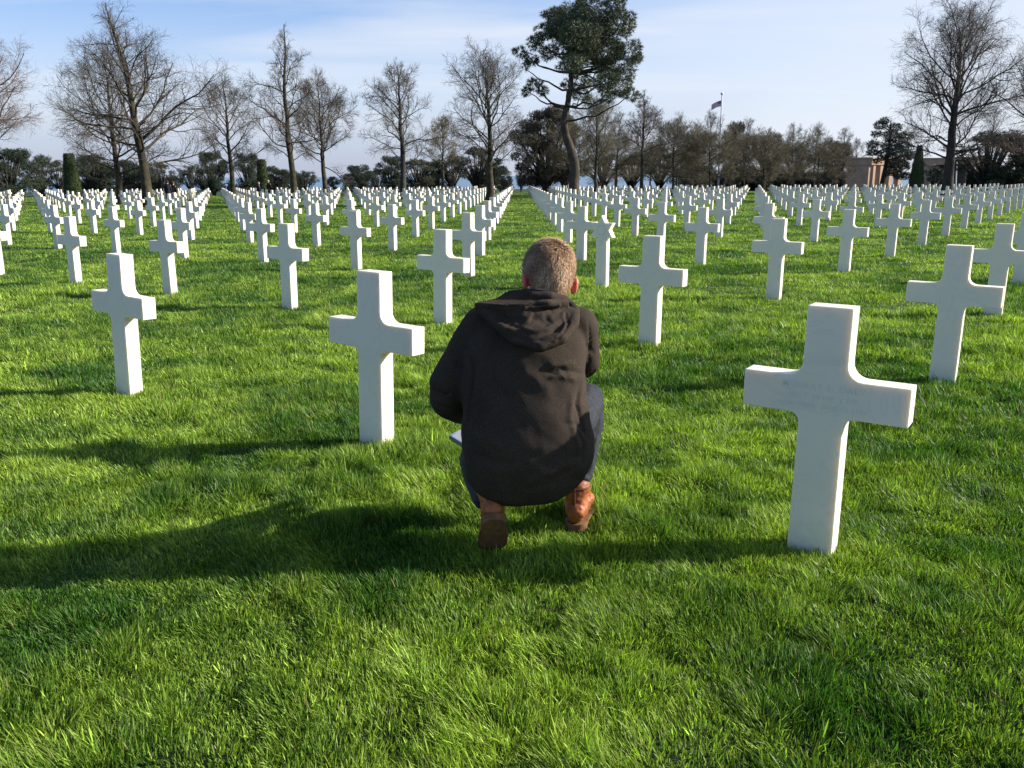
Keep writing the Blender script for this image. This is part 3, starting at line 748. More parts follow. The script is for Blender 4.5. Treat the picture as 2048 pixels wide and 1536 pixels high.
# --- memorial building behind the trees at right
STONE = noise_mat('pink_limestone', (0.42, 0.26, 0.17), (0.54, 0.35, 0.23), 1.2, 0.9, 0.2, 12)
DARKIN = noise_mat('painted_interior_shade', (0.05, 0.045, 0.04), (0.09, 0.08, 0.07), 1, 0.9)  # shade behind the pillars put into the block's dark colour
def wing(px0, px1, pxs, top_, Y, name_lab, npil):
    """front wall px0..px1 facing the viewer, open colonnade on its sunny flank out to pxs"""
    a = ground_at(px0, Y); bq = ground_at(px1, Y - 1.0)
    Hh = hgt_at(px0, top_, Y)
    ux = (bq - a).normalized(); W = (bq - a).length
    vx = Vector((-ux.y, ux.x, 0)); vx = (vx + ux * 0.9).normalized()     # flank runs away and to the right
    root = empty('memorial_building', a); tag(root, name_lab, 'building')
    def slab(x0, x1, d0, d1, z0, z1, nm, mat):
        cs4 = [ux * x0 + vx * d0, ux * x1 + vx * d0, ux * x1 + vx * d1, ux * x0 + vx * d1]
        V = [(q.x, q.y, z0) for q in cs4] + [(q.x, q.y, z1) for q in cs4]
        me = pydata(nm, V, [(0, 3, 2, 1), (4, 5, 6, 7), (0, 1, 5, 4), (1, 2, 6, 5), (2, 3, 7, 6), (3, 0, 4, 7)])
        return link_mesh(nm, me, mat, root)
    D = 6.5
    slab(0, W - 0.25, 0, 0.5, 0, Hh - 0.9, 'wall', STONE)
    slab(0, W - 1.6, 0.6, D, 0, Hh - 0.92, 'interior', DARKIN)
    slab(-0.15, W + 0.15, -0.15, D + 0.1, Hh - 0.89, Hh - 0.1, 'entablature', STONE)
    slab(-0.3, W + 0.3, -0.3, D + 0.2, Hh - 0.09, Hh + 0.12, 'cornice', STONE)
    for k in range(npil):
        d0 = 0.02 + (D - 0.7) * k / (npil - 1)
        slab(W - 0.6, W, d0 + (0.5 if k == 0 else 0), d0 + (0.95 if k == 0 else 0.62), 0, Hh - 0.91, 'pillar', STONE)
    return root, a, ux, vx, Hh, W
wing(1690, 1738, 1752, 317, 118, 'pink stone memorial wing with sunlit pillars, left of the dark conifer', 4)
wing(1838, 1848, 1860, 318, 132, 'pink stone memorial wing with a lit pillar, behind the slender clipped cone', 3)
wing(1866, 1912, 1925, 318, 138, 'grey pink stone wall of the memorial behind the thick tree trunk', 4)

# --- flagpoles
POLE = noise_mat('white_paint_pole', (0.74, 0.74, 0.72), (0.82, 0.82, 0.80), 3, 0.4)
FLAGM, nt, b = new_mat('flag_cloth')
t = N(nt, 'ShaderNodeTexCoord'); sp = N(nt, 'ShaderNodeSeparateXYZ'); nt.links.new(t.outputs['UV'], sp.inputs[0])
def mth(op, a, b_=None):
    n = N(nt, 'ShaderNodeMath', operation=op)
    for k, v in enumerate((a, b_)):
        if v is None: continue
        if isinstance(v, (int, float)): n.inputs[k].default_value = v
        else: nt.links.new(v, n.inputs[k])
    return n.outputs[0]
stripe = mth('LESS_THAN', mth('FRACT', mth('MULTIPLY', sp.outputs['Y'], 6.5)), 0.5)
canton = mth('MULTIPLY', mth('LESS_THAN', sp.outputs['X'], 0.4), mth('GREATER_THAN', sp.outputs['Y'], 0.4615))
m1 = N(nt, 'ShaderNodeMix', data_type='RGBA'); nt.links.new(stripe, m1.inputs['Factor']); m1.inputs['A'].default_value = (0.75, 0.74, 0.74, 1); m1.inputs['B'].default_value = (0.50, 0.10, 0.12, 1)
# rows of small stars
sx_ = mth('SUBTRACT', mth('FRACT', mth('MULTIPLY', sp.outputs['X'], 15.0)), 0.5); sy_ = mth('SUBTRACT', mth('FRACT', mth('MULTIPLY', sp.outputs['Y'], 9.3)), 0.5)
star = mth('LESS_THAN', mth('ADD', mth('MULTIPLY', sx_, sx_), mth('MULTIPLY', sy_, sy_)), 0.05)
m0 = N(nt, 'ShaderNodeMix', data_type='RGBA'); nt.links.new(star, m0.inputs['Factor']); m0.inputs['A'].default_value = (0.07, 0.08, 0.18, 1); m0.inputs['B'].default_value = (0.8, 0.8, 0.8, 1)
m2 = N(nt, 'ShaderNodeMix', data_type='RGBA'); nt.links.new(canton, m2.inputs['Factor']); nt.links.new(m1.outputs['Result'], m2.inputs['A']); nt.links.new(m0.outputs['Result'], m2.inputs['B'])
nt.links.new(m2.outputs['Result'], b.inputs['Base Color']); b.inputs['Roughness'].default_value = 0.8
def flagpole(px_, Y, top_, lab, flag=True, r=0.17):
    g0 = ground_at(px_, Y); Hh = hgt_at(px_, top_, Y)
    root = empty('flagpole', g0); tag(root, lab, 'flagpole')
    dx = (at(px_ + (7 if flag else 0), top_, Y).x - g0.x) * 0.6
    P = np.array([[[dx * q, 0, Hh * q] for q in np.linspace(0, 1, 8)]]); R = np.array([np.linspace(r, r * 0.45, 8)])
    v_, q_ = tubes(P, R, 12); link_mesh('pole', mesh_np('pole', v_, q_, None, True, uniform=4), POLE, root)
    bm = bmesh.new(); bmesh.ops.create_uvsphere(bm, u_segments=12, v_segments=8, radius=r * 1.3, matrix=Matrix.Translation((dx, 0, Hh + r))); link_mesh('finial', bm_mesh('finial', bm, True), POLE, root)
    bm = bmesh.new(); bmesh.ops.create_cone(bm, segments=16, radius1=r * 2.2, radius2=r * 1.2, depth=0.5, cap_ends=True, matrix=Matrix.Translation((0, 0, 0.24))); link_mesh('pole_base', bm_mesh('pole_base', bm), POLE, root)
    return root, dx, Hh
root, dx, Hh = flagpole(1436, 125, 190, 'tall white flagpole flying a flag above the brown trees')
nx, nz = 24, 12; V, UVs = [], []
Lf, Wf = 18.5 / FPX * 125, 10.5 / FPX * 125
for k in range(nx + 1):
    for l in range(nz + 1):
        q = k / nx; zq = l / nz
        V.append((dx - 0.06 - q * Lf * 0.95, 0.14 * math.sin(q * 7 + zq) * q * 1.5, Hh - 0.75 - Wf + zq * Wf - q * q * 0.42 - q * 0.12))
        UVs.append((q, zq))
F = [(k * (nz + 1) + l, (k + 1) * (nz + 1) + l, (k + 1) * (nz + 1) + l + 1, k * (nz + 1) + l + 1) for k in range(nx) for l in range(nz)]
fm = pydata('flag', V, F, True); uvl = fm.uv_layers.new(name='UVMap')
for lp in fm.loops: uvl.data[lp.index].uv = UVs[lp.vertex_index]
fo_ = link_mesh('flag', fm, FLAGM); fo_.location = root.location
tag(fo_, 'small striped flag with a dark canton flying from the tall pole', 'flag')
flagpole(1911, 104, 312, 'short white pole right of the thick tree trunk', False, 0.10)
GRASS_CLEAR = []
stones = [s for s in stones if clear_of_trunks(s)]
stones.sort(key=lambda s: s[5])
HAND = {
 (0, 0): 'white marble cross at the left of the front row, its right side brightly sunlit',
 (1, 0): 'white marble cross in the front row directly left of the crouching man',
 (2, 0): 'largest white marble cross, nearest at right, with a faint engraved name on its arms',
 (0.25, 1): 'white marble cross standing just behind and left of the crouching man',
 (1.25, 1): 'white marble cross just right of the crouching man, in front of plain lawn',
 (2.25, 1): 'white marble cross behind and right of the largest one, overlapping a veined cross',
 (2.5, 2): 'white marble cross with a grey vein, half hidden behind another at right edge',
}
STAR = (0.5, 2)
# lettering cut into the back of the nearest stone
def text_mesh(lines, size, name):
    V, F = [], []
    for n, (s, z, sz) in enumerate(lines):
        cu = bpy.data.curves.new('lettering', 'FONT')
        cu.body = s; cu.size = sz; cu.align_x = 'CENTER'; cu.space_character = 1.25; cu.extrude = 0.0006; cu.offset = 0.0006
        to = bpy.data.objects.new('lettering', cu)
        me = bpy.data.meshes.new_from_object(to)
        k = len(V)
        V += [(v.co.x, v.co.z * 1.0, z + v.co.y) for v in me.vertices]
        F += [tuple(i + k for i in p.vertices) for p in me.polygons]
        bpy.data.objects.remove(to); bpy.data.curves.remove(cu); bpy.data.meshes.remove(me)
    return pydata(name, V, F)

rnd = random.Random(11)
NEAR = stones[:300]; FARS = stones[300:]
for (i, j, cx, cy, pxx, dist, n) in NEAR:
    near = dist < 22
    if (i, j) == STAR:
        root = empty('star_headstone', (cx, cy, 0), YAW)
        tag(root, 'white marble Star of David headstone beside the crouching man, the only star', 'headstone')
        bmv = extrude_profile('star', star_mesh(), DEP, 0.003)
        link_mesh('star', bmv, MARBLE, root)
        P = [(-SWH * 1.0, -0.08), (SWH, -0.08), (SWH, 0.70), (-SWH, 0.70)]
        st = extrude_profile('shaft', P, DEP - 0.012, 0.003)
        link_mesh('shaft', st, MARBLE, root)
        # raised hexagon rim on the star's back
        bm = bmesh.new(); rr = []
        for q, yy in ((0.082, -DEP / 2 - 0.0035), (0.070, -DEP / 2 - 0.0035), (0.082, -DEP / 2 + 0.002), (0.070, -DEP / 2 + 0.002)):
            rr.append([bm.verts.new((q * math.cos(RAD(60 * k)), yy, 0.815 + q * math.sin(RAD(60 * k)))) for k in range(6)])
        for k in range(6):
            l = (k + 1) % 6
            bm.faces.new((rr[0][k], rr[0][l], rr[1][l], rr[1][k]))
            bm.faces.new((rr[0][k], rr[2][k], rr[2][l], rr[0][l]))
            bm.faces.new((rr[1][k], rr[1][l], rr[3][l], rr[3][k]))
        link_mesh('emblem_rim', bm_mesh('emblem_rim', bm), ENGRAVE, root)
        continue
    o = link_mesh('cross_headstone', CROSS_ME if dist < 30 else CROSS_FAR)
    o.location = (cx, cy, rnd.uniform(-0.006, 0.006))
    lean = {(0, 0): 2.3, (1, 0): 1.7, (2, 0): 0.4, (2.25, 1): 0.9, (1.25, 1): 0.8, (-0.75, 1): 1.3}.get((i, j), 0.8 + rnd.gauss(0, 0.25))
    # lean about the world Y axis (a touch to the right), then the row direction
    o.rotation_euler = (Matrix.Rotation(RAD(lean), 3, 'Y') @ Matrix.Rotation(YAW + RAD(rnd.gauss(0, 0.35)), 3, 'Z')).to_euler()
    lab = HAND.get((i, j))
    if lab is None:
        lab = 'white marble cross, %s from the left edge in the %s slanting row from the front' % (ordn(n), ordn(j + 1))
    tag(o, lab, 'headstone', 'white cross headstones in rows')
    if (i, j) == (2, 0):
        for ln in [('MURRAY E. DALY', 0.688, 0.034), ('TEC 5  38 INF  2 DIV', 0.649, 0.024), ('NEW YORK  JUNE 11 1944', 0.612, 0.024)]:
            io = link_mesh('inscription_line', text_mesh([ln], 1, 'inscription_line'), ENGRAVE_FAINT, o)
            io.location = (0.0, -DEP / 2 - 0.0002, 0)
# the remaining far rows are beyond counting: one object
me0 = CROSS_FAR
v0 = np.array([v.co[:] for v in me0.vertices]); f0 = [tuple(p.vertices) for p in me0.polygons]
lc0 = np.array([len(f) for f in f0]); fl0 = np.concatenate([np.array(f) for f in f0])
VV, FF, LC = [], [], []
for k, (i, j, cx, cy, pxx, dist, n) in enumerate(FARS):
    c, s = math.cos(YAW + rnd.gauss(0, .006)), math.sin(YAW)
    VV.append(np.stack([cx + v0[:, 0] * c - v0[:, 1] * s + v0[:, 2] * 0.014, cy + v0[:, 0] * s + v0[:, 1] * c, v0[:, 2] + rnd.uniform(-.01, .01)], 1))
    FF.append(fl0 + k * len(v0)); LC.append(lc0)
fm = mesh_np('far_headstones', np.concatenate(VV), np.concatenate(FF), np.concatenate(LC))
fo = link_mesh('distant_headstones', fm, MARBLE)
tag(fo, 'tiny white crosses packed together in the farthest rows before the trees', 'headstones', kind='stuff')

# ------------------------------------------------------------------ grass
def build_grass():
    rs = np.random.RandomState(3)
    A = RAD(37.5); C0, EXP, D0 = 30000.0, 1.95, 3.6
    rr = np.geomspace(1.25, 118, 4000)
    rho = np.where(rr < D0, C0, C0 * (D0 / rr) ** EXP)
    w = rho * rr * (2 * A)
    cdf = np.concatenate([[0], np.cumsum((w[1:] + w[:-1]) / 2 * np.diff(rr))])
    n = int(cdf[-1])
    r = np.interp(rs.rand(n) * cdf[-1], cdf, rr)
    th = (rs.rand(n) * 2 - 1) * A
    x = r * np.sin(th); y = r * np.cos(th)
    # tufts: pull blades together and thin out the hollows
    dens = fbm(x * 3.1, y * 3.1, 2) * 0.6 + fbm(x * 9 + 4, y * 9, 2) * 0.4
    keep = rs.rand(n) < np.clip((dens - 0.20) * 3.2, 0.62, 1.0)
    # keep roots out of the stones' footprints
    for (i, j, cx, cy, pxx, dist, k) in stones:
        if dist > 25: continue
        dx, dy = x - cx, y - cy
        a = dx * UX + dy * UY; bb = dx * VX + dy * VY
        keep &= ~((np.abs(a) < SWH + 0.004) & (np.abs(bb) < DEP / 2 + 0.006))
    # trodden flat under the man's boots
    for (bx, by, br) in GRASS_CLEAR:
        keep &= ~((x - bx) ** 2 + (y - by) ** 2 < br * br)
    x, y, r, dens = x[keep], y[keep], r[keep], dens[keep]; n = len(x)
    z = ground_z(x, y)
    far = np.clip(r / D0, 1, None)
    patch = fbm(x * 1.35 + 31, y * 1.35 + 17, 3)                       # tall and short areas
    clump = fbm(x * 6.4 + 3, y * 6.4 + 9, 2)
    hole = fbm(x * 2.3 + 71, y * 2.3 + 23, 2)
    hgt = (0.027 + 0.058 * (0.35 + 0.65 * np.clip((patch - 0.32) * 2.6, 0, 1)) * np.clip(clump * 1.9 - 0.32, 0.06, 1.15)) * (0.55 + 0.75 * rs.rand(n))
    hgt *= np.clip((hole - 0.24) * 7, 0.55, 1.0)
    hgt *= np.where(rs.rand(n) < 0.03, 1.45, 1.0)
    wid = (0.0022 + 0.0018 * rs.rand(n) + 0.0026 * (rs.rand(n) < 0.12)) * far ** 0.92
    # lean: common drift plus clump direction plus random
    e_ = 0.03; f0_ = fbm(x * 5.2 + 3, y * 5.2 + 9, 2); gx_ = (fbm((x + e_) * 5.2 + 3, y * 5.2 + 9, 2) - f0_) / e_; gy_ = (fbm(x * 5.2 + 3, (y + e_) * 5.2 + 9, 2) - f0_) / e_
    la = fbm(x * 2.6 + 50, y * 2.6, 2) * 12.0 + rs.randn(n) * 1.4
    lm = 0.10 + 0.85 * rs.rand(n) ** 1.8
    lx = np.cos(la) * lm - 0.16 - gx_ * 0.085; ly = np.sin(la) * lm - gy_ * 0.085
    fa = rs.rand(n) * np.pi                                             # facing
    wx, wy = np.cos(fa), np.sin(fa)
    # colour of each blade: deep to yellow green in patches, a few straws
    t1 = fbm(x * 0.9 + 90, y * 0.9 + 2, 3); t2 = fbm(x * 4 + 9, y * 4 + 70, 2)
    q = np.clip((t1 - 0.5) * 2.0 + (t2 - 0.5) * 1.3 + 0.42 + rs.randn(n) * 0.20, 0, 1)[:, None]
    ca = np.array([0.046, 0.114, 0.013]); cb = np.array([0.245, 0.340, 0.044])
    col = ca * (1 - q) + cb * q
    col = col * np.exp(rs.randn(n, 1) * 0.42)
    straw = (rs.rand(n) < 0.018 + 0.10 * np.clip(t2 - 0.66, 0, 1))[:, None]
    col = np.where(straw, np.array([0.30, 0.26, 0.10]) * (0.6 + 0.5 * rs.rand(n, 1)), col)
    V, Fc, Cc = [], [], []
    base = 0
    def zone(m, segs):
        nonlocal base
        xx, yy, zz = x[m], y[m], z[m]; k = len(xx)
        if k == 0: return
        rows = []
        for s in range(segs):
            t = s / segs
            wv = wid[m] * (1 - 0.55 * t ** 1.5) * 0.5
            h = hgt[m] * t; bend = hgt[m] * t ** 1.3
            cxx = xx + lx[m] * bend; cyy = yy + ly[m] * bend
            zz2 = zz + h * (1 - 0.22 * lm[m] * t)
            rows.append(np.stack([cxx - wx[m] * wv, cyy - wy[m] * wv, zz2], 1))
            rows.append(np.stack([cxx + wx[m] * wv, cyy + wy[m] * wv, zz2], 1))
        rows.append(np.stack([xx + lx[m] * hgt[m], yy + ly[m] * hgt[m], zz + hgt[m] * (1 - 0.22 * lm[m])], 1))
        nv = 2 * segs + 1
        vv = np.stack(rows, 1)                     # k, nv, 3
        tris = []
        for s in range(segs - 1):
            a = 2 * s; tris += [(a, a + 1, a + 3), (a, a + 3, a + 2)]
        a = 2 * (segs - 1); tris.append((a, a + 1, a + 2))
        tr = np.array(tris)
        idx = (np.arange(k)[:, None, None] * nv + tr[None]) + base
        V.append(vv.reshape(-1, 3)); Fc.append(idx.reshape(-1)); Cc.append(np.repeat(col[m], nv, 0))
        base += k * nv
    zone(r < 4.2, 4); zone((r >= 4.2) & (r < 9), 2); zone(r >= 9, 1)
    me = mesh_np('grass', np.concatenate(V), np.concatenate(Fc), None, True, np.concatenate(Cc), uniform=3)
    print('grass blades', n, 'verts', base)
    return me
GRASS, nt, b = new_mat('grass_blades')
gat = N(nt, 'ShaderNodeAttribute', attribute_name='col')
nt.links.new(gat.outputs['Color'], b.inputs['Base Color'])
b.inputs['Roughness'].default_value = 0.48
b.inputs['Specular IOR Level'].default_value = 0.26
trn = N(nt, 'ShaderNodeBsdfTranslucent')
hs = N(nt, 'ShaderNodeMix', data_type='RGBA', blend_type='MULTIPLY'); hs.inputs['Factor'].default_value = 1.0
nt.links.new(gat.outputs['Color'], hs.inputs['A']); hs.inputs['B'].default_value = (1.25, 1.4, 0.6, 1)
nt.links.new(hs.outputs['Result'], trn.inputs['Color'])
mxs = N(nt, 'ShaderNodeMixShader'); mxs.inputs[0].default_value = 0.34
nt.links.new(b.outputs[0], mxs.inputs[1]); nt.links.new(trn.outputs[0], mxs.inputs[2])
nt.links.new(mxs.outputs[0], nt.nodes['Material Output'].inputs['Surface'])
grass = link_mesh('grass', build_grass(), GRASS)
tag(grass, 'green uneven lawn grass covering the cemetery ground', 'grass', kind='stuff')
# ------------------------------------------------------------------ people: helpers
class Soup:
    """overlapping closed shells that the voxel remesh fuses into one skin"""
    def __init__(s): s.V, s.F, s.n = [], [], 0
    def add(s, V, F):
        s.V.append(V); s.F.append(F + s.n); s.n += len(V)
_BT = {}
def ball_template(seg):
    if seg not in _BT:
        bm = bmesh.new(); bmesh.ops.create_uvsphere(bm, u_segments=seg, v_segments=max(6, seg // 2), radius=1)
        bmesh.ops.triangulate(bm, faces=bm.faces[:])
        _BT[seg] = (np.array([v.co[:] for v in bm.verts]), np.array([[v.index for v in f.verts] for f in bm.faces])); bm.free()
    return _BT[seg]
def remeshed(name, bm, voxel, it=6, fac=0.6):
    me = mesh_np('tmp', np.concatenate(bm.V), np.concatenate(bm.F).ravel(), None, False, uniform=3)
    o = bpy.data.objects.new('tmp', me); COL.objects.link(o)
    m = o.modifiers.new('r', 'REMESH'); m.mode = 'VOXEL'; m.voxel_size = voxel
    if it:
        s = o.modifiers.new('s', 'SMOOTH'); s.factor = fac; s.iterations = it
    dg = bpy.context.evaluated_depsgraph_get()
    res = bpy.data.meshes.new_from_object(o.evaluated_get(dg)); res.name = name
    bpy.data.objects.remove(o); bpy.data.meshes.remove(me)
    res.polygons.foreach_set('use_smooth', np.ones(len(res.polygons), bool))
    return res
def ball(bm, c, r, rot=None, seg=16):
    if isinstance(r, (int, float)): r = (r, r, r)
    V, F = ball_template(seg)
    V = V * np.array(r)
    if rot is not None: V = V @ np.array(rot).T
    bm.add(V + np.array(c), F)
def chain(bm, pts, seg=14):
    """pts: list of (x,y,z,r): overlapping balls joined by the voxel remesh"""
    for a, b_ in zip(pts[:-1], pts[1:]):
        pa, pb = Vector(a[:3]), Vector(b_[:3]); L = (pb - pa).length
        n = max(1, int(L / (min(a[3], b_[3]) * 0.35)))
        for k in range(n + 1):
            t_ = k / n
            ball(bm, pa.lerp(pb, t_), a[3] * (1 - t_) + b_[3] * t_, seg=seg)
def loft(bm, rings, n=40, e=2.4):
    """rings: (z, x0, x1, y0, y1) horizontal super-ellipses"""
    R = []
    for (z, x0, x1, y0, y1) in rings:
        cx, cy, a, b_ = (x0 + x1) / 2, (y0 + y1) / 2, (x1 - x0) / 2, (y1 - y0) / 2
        row = []
        for k in range(n):
            t_ = k * 2 * math.pi / n; c, s = math.cos(t_), math.sin(t_)
            row.append((cx + a * abs(c) ** (2 / e) * (1 if c >= 0 else -1), cy + b_ * abs(s) ** (2 / e) * (1 if s >= 0 else -1), z))
        R.append(row)
    m = len(R); idx = np.arange(m * n).reshape(m, n); nx_ = np.roll(idx, -1, 1)
    F = [np.stack([idx[:-1], nx_[:-1], nx_[1:]], -1).reshape(-1, 3), np.stack([idx[:-1], nx_[1:], idx[1:]], -1).reshape(-1, 3)]
    V = np.array([v for row in R for v in row]); 
    for r0, flip in ((0, 1), (m - 1, 0)):
        k = len(V); V = np.concatenate([V, V[idx[r0]].mean(0)[None]])
        t3 = np.stack([idx[r0], nx_[r0], np.full(n, k)], -1); F.append(t3[:, ::-1] if flip else t3)
    bm.add(V, np.concatenate(F))
def strokes(me, lst):
    """push the surface along its normals near 3-D polylines: (points, width, depth)"""
    n = len(me.vertices); co = np.empty(n * 3, np.float32); me.vertices.foreach_get('co', co); co = co.reshape(-1, 3)
    no = np.empty(n * 3, np.float32); me.vertex_normals.foreach_get('vector', no); no = no.reshape(-1, 3)
    disp = np.zeros(n, np.float32)
    for pts, w, dep in lst:
        P = np.array(pts, np.float32); best = np.full(n, 1e9, np.float32); tb = np.zeros(n, np.float32)
        for k in range(len(P) - 1):
            d = P[k + 1] - P[k]; L2 = float(d @ d)
            t_ = np.clip(((co - P[k]) @ d) / L2, 0, 1)
            q = np.linalg.norm(co - (P[k] + t_[:, None] * d), axis=1)
            m = q < best; best[m] = q[m]; tb[m] = (k + t_[m]) / (len(P) - 1)
        taper = np.clip(np.minimum(tb, 1 - tb) * 5 + 0.25, 0, 1)
        disp += 1.15 * dep * np.exp(-(best / w) ** 2) * taper
    co = co + no * disp[:, None]
    me.vertices.foreach_set('co', co.ravel()); me.update()
def wrinkle(me, amp, sx_, sz_, seed=0):
    n = len(me.vertices); co = np.empty(n * 3, np.float32); me.vertices.foreach_get('co', co); co = co.reshape(-1, 3)
    no = np.empty(n * 3, np.float32); me.vertex_normals.foreach_get('vector', no); no = no.reshape(-1, 3)
    q = fbm(co[:, 0] * sx_ + co[:, 2] * 2 + seed, co[:, 2] * sz_ + co[:, 1] * 3 + seed * 2 + co[:, 0] * 1.5, 3) - 0.5
    co = co + no * (q * amp)[:, None]; me.vertices.foreach_set('co', co.astype(np.float32).ravel()); me.update()

def on_surface(me, pts):
    """points of the visible skin of me along a line given by sight directions"""
    n = len(me.vertices); co = np.empty(n * 3, np.float32); me.vertices.foreach_get('co', co); co = co.reshape(-1, 3)
    zz = co[:, 2] - 1.5; d = co[:, 1] * cs - zz * sn; up = co[:, 1] * sn + zz * cs
    u = FPX * co[:, 0] / d; v = -FPX * up / d
    X = 1024 + u * cr - v * sr; Y = 768 + u * sr + v * cr
    out = []
    for (a0, b0), (a1, b1) in zip(pts[:-1], pts[1:]):
        m = max(2, int(math.hypot(a1 - a0, b1 - b0) / 8))
        for k in range(m):
            a, b_ = a0 + (a1 - a0) * k / m, b0 + (b1 - b0) * k / m
            q = (X - a) ** 2 + (Y - b_) ** 2
            sel = np.where(q < 49)[0]
            if len(sel) == 0: sel = np.array([int(np.argmin(q))])
            out.append(tuple(co[sel[int(np.argmin(d[sel]))]]))
    return out if len(out) > 1 else out * 2
# ------------------------------------------------------------------ materials of the man
WOOL, nt, b = new_mat('brown_wool')
t = N(nt, 'ShaderNodeTexCoord')
n1 = N(nt, 'ShaderNodeTexNoise', i_Scale=420, i_Detail=3); n2 = N(nt, 'ShaderNodeTexNoise', i_Scale=9, i_Detail=4)
nt.links.new(t.outputs['Object'], n1.inputs['Vector']); nt.links.new(t.outputs['Object'], n2.inputs['Vector'])
c_a = ramp(nt, n1.outputs['Fac'], [(0.30, (0.022, 0.0160, 0.0118)), (0.56, (0.048, 0.0360, 0.0270)), (0.75, (0.105, 0.080, 0.060))])
mxa = N(nt, 'ShaderNodeMix', data_type='RGBA', blend_type='MULTIPLY'); mxa.inputs['Factor'].default_value = 0.5
nt.links.new(c_a, mxa.inputs['A']); nt.links.new(ramp(nt, n2.outputs['Fac'], [(0.3, (0.7, 0.7, 0.7)), (0.7, (1.15, 1.12, 1.1))]), mxa.inputs['B'])
nt.links.new(mxa.outputs['Result'], b.inputs['Base Color'])
b.inputs['Roughness'].default_value = 0.95; b.inputs['Specular IOR Level'].default_value = 0.1
b.inputs['Sheen Weight'].default_value = 0.0; b.inputs['Sheen Roughness'].default_value = 0.6; b.inputs['Sheen Tint'].default_value = (0.7, 0.6, 0.5, 1)
bp = N(nt, 'ShaderNodeBump', i_Strength=0.55, i_Distance=0.0022); nt.links.new(n1.outputs['Fac'], bp.inputs['Height']); nt.links.new(bp.outputs[0], b.inputs['Normal'])
DENIM = noise_mat('dark_denim', (0.010, 0.012, 0.017), (0.026, 0.030, 0.040), 60, 0.85, 0.4, 300, bdist=0.002)
LEATHER = noise_mat('tan_leather', (0.17, 0.044, 0.014), (0.32, 0.092, 0.028), 18, 0.5, 0.35, 60, bdist=0.004, c3=(0.42, 0.14, 0.048))
LEATHER_DARK = noise_mat('dark_leather_edge', (0.06, 0.018, 0.008), (0.12, 0.035, 0.014), 30, 0.6)
SOLE = noise_mat('brown_sole', (0.11, 0.055, 0.022), (0.20, 0.105, 0.045), 30, 0.75, 0.3, 80, bdist=0.003)
SKIN, nt, b = new_mat('skin')
va = N(nt, 'ShaderNodeAttribute', attribute_name='col'); nt.links.new(va.outputs['Color'], b.inputs['Base Color'])
b.inputs['Roughness'].default_value = 0.5; b.inputs['Subsurface Weight'].default_value = 0.35; b.inputs['Subsurface Radius'].default_value = (1.0, 0.22, 0.12); b.inputs['Subsurface Scale'].default_value = 0.012
HAIR, nt, b = new_mat('light_brown_hair')
va = N(nt, 'ShaderNodeAttribute', attribute_name='col'); nt.links.new(va.outputs['Color'], b.inputs['Base Color'])
b.inputs['Roughness'].default_value = 0.6; b.inputs['Specular IOR Level'].default_value = 0.18
PAPER = noise_mat('paper', (0.70, 0.70, 0.68), (0.80, 0.80, 0.78), 8, 0.9)
COVER = noise_mat('notebook_cover', (0.10, 0.12, 0.12), (0.16, 0.18, 0.18), 20, 0.6)
THREAD = noise_mat('dark_stitching', (0.012, 0.010, 0.009), (0.02, 0.016, 0.014), 60, 0.9)

# ------------------------------------------------------------------ the crouching man
HC = Vector((0.154, 3.425, 1.138))                 # head centre
HR = Matrix.Rotation(RAD(-24), 3, 'X') @ Matrix.Rotation(RAD(14), 3, 'Z')    # bowed forward, turned a little to the left
bm = Soup()
ball(bm, HC, (0.092, 0.116, 0.118), HR, 24)
ball(bm, HC + HR @ Vector((0, 0.035, -0.085)), (0.066, 0.075, 0.075), HR)      # jaw
ball(bm, HC + HR @ Vector((0, 0.105, -0.115)), (0.030, 0.025, 0.024), HR)      # chin
chain(bm, [(*(HC + HR @ Vector((0, 0.112, -0.012))), 0.012), (*(HC + HR @ Vector((0, 0.142, -0.055))), 0.016)])   # nose
for s in (-1, 1):
    ball(bm, HC + HR @ Vector((s * 0.034, 0.098, -0.012)), (0.018, 0.016, 0.012), HR)        # eye lids
    chain(bm, [(*(HC + HR @ Vector((s * 0.015, 0.108, 0.012))), 0.012), (*(HC + HR @ Vector((s * 0.055, 0.092, 0.010))), 0.011)])  # brow
    ball(bm, HC + HR @ Vector((s * 0.052, 0.075, -0.055)), (0.026, 0.026, 0.026), HR)        # cheek
chain(bm, [(*(HC + HR @ Vector((-0.022, 0.112, -0.088))), 0.010), (*(HC + HR @ Vector((0.022, 0.112, -0.088))), 0.010)])        # mouth
chain(bm, [(0.150, 3.385, 1.08, 0.062), (0.120, 3.33, 0.99, 0.066), (0.10, 3.30, 0.92, 0.075)])                               # neck
# ears: a curved rim standing off the head with a thin shell inside
EARS = {}
for s in (-1, 1):
    er = HR @ Matrix.Rotation(RAD(s * 32), 3, 'Z') @ Matrix.Rotation(RAD(14), 3, 'X')
    ec = HC + HR @ Vector((s * 0.100, -0.004, -0.048))
    EARS[s] = ec
    ball(bm, ec, (0.007, 0.019, 0.033), er, 16)
    prev = None
    for k in range(9):
        a = RAD(-110 + 250 * k / 8)
        q = ec + er @ Vector((s * 0.007, -0.019 * math.cos(a), 0.034 * math.sin(a)))
        if prev is not None: chain(bm, [(*prev, 0.0055), (*q, 0.0055)])
        prev = q
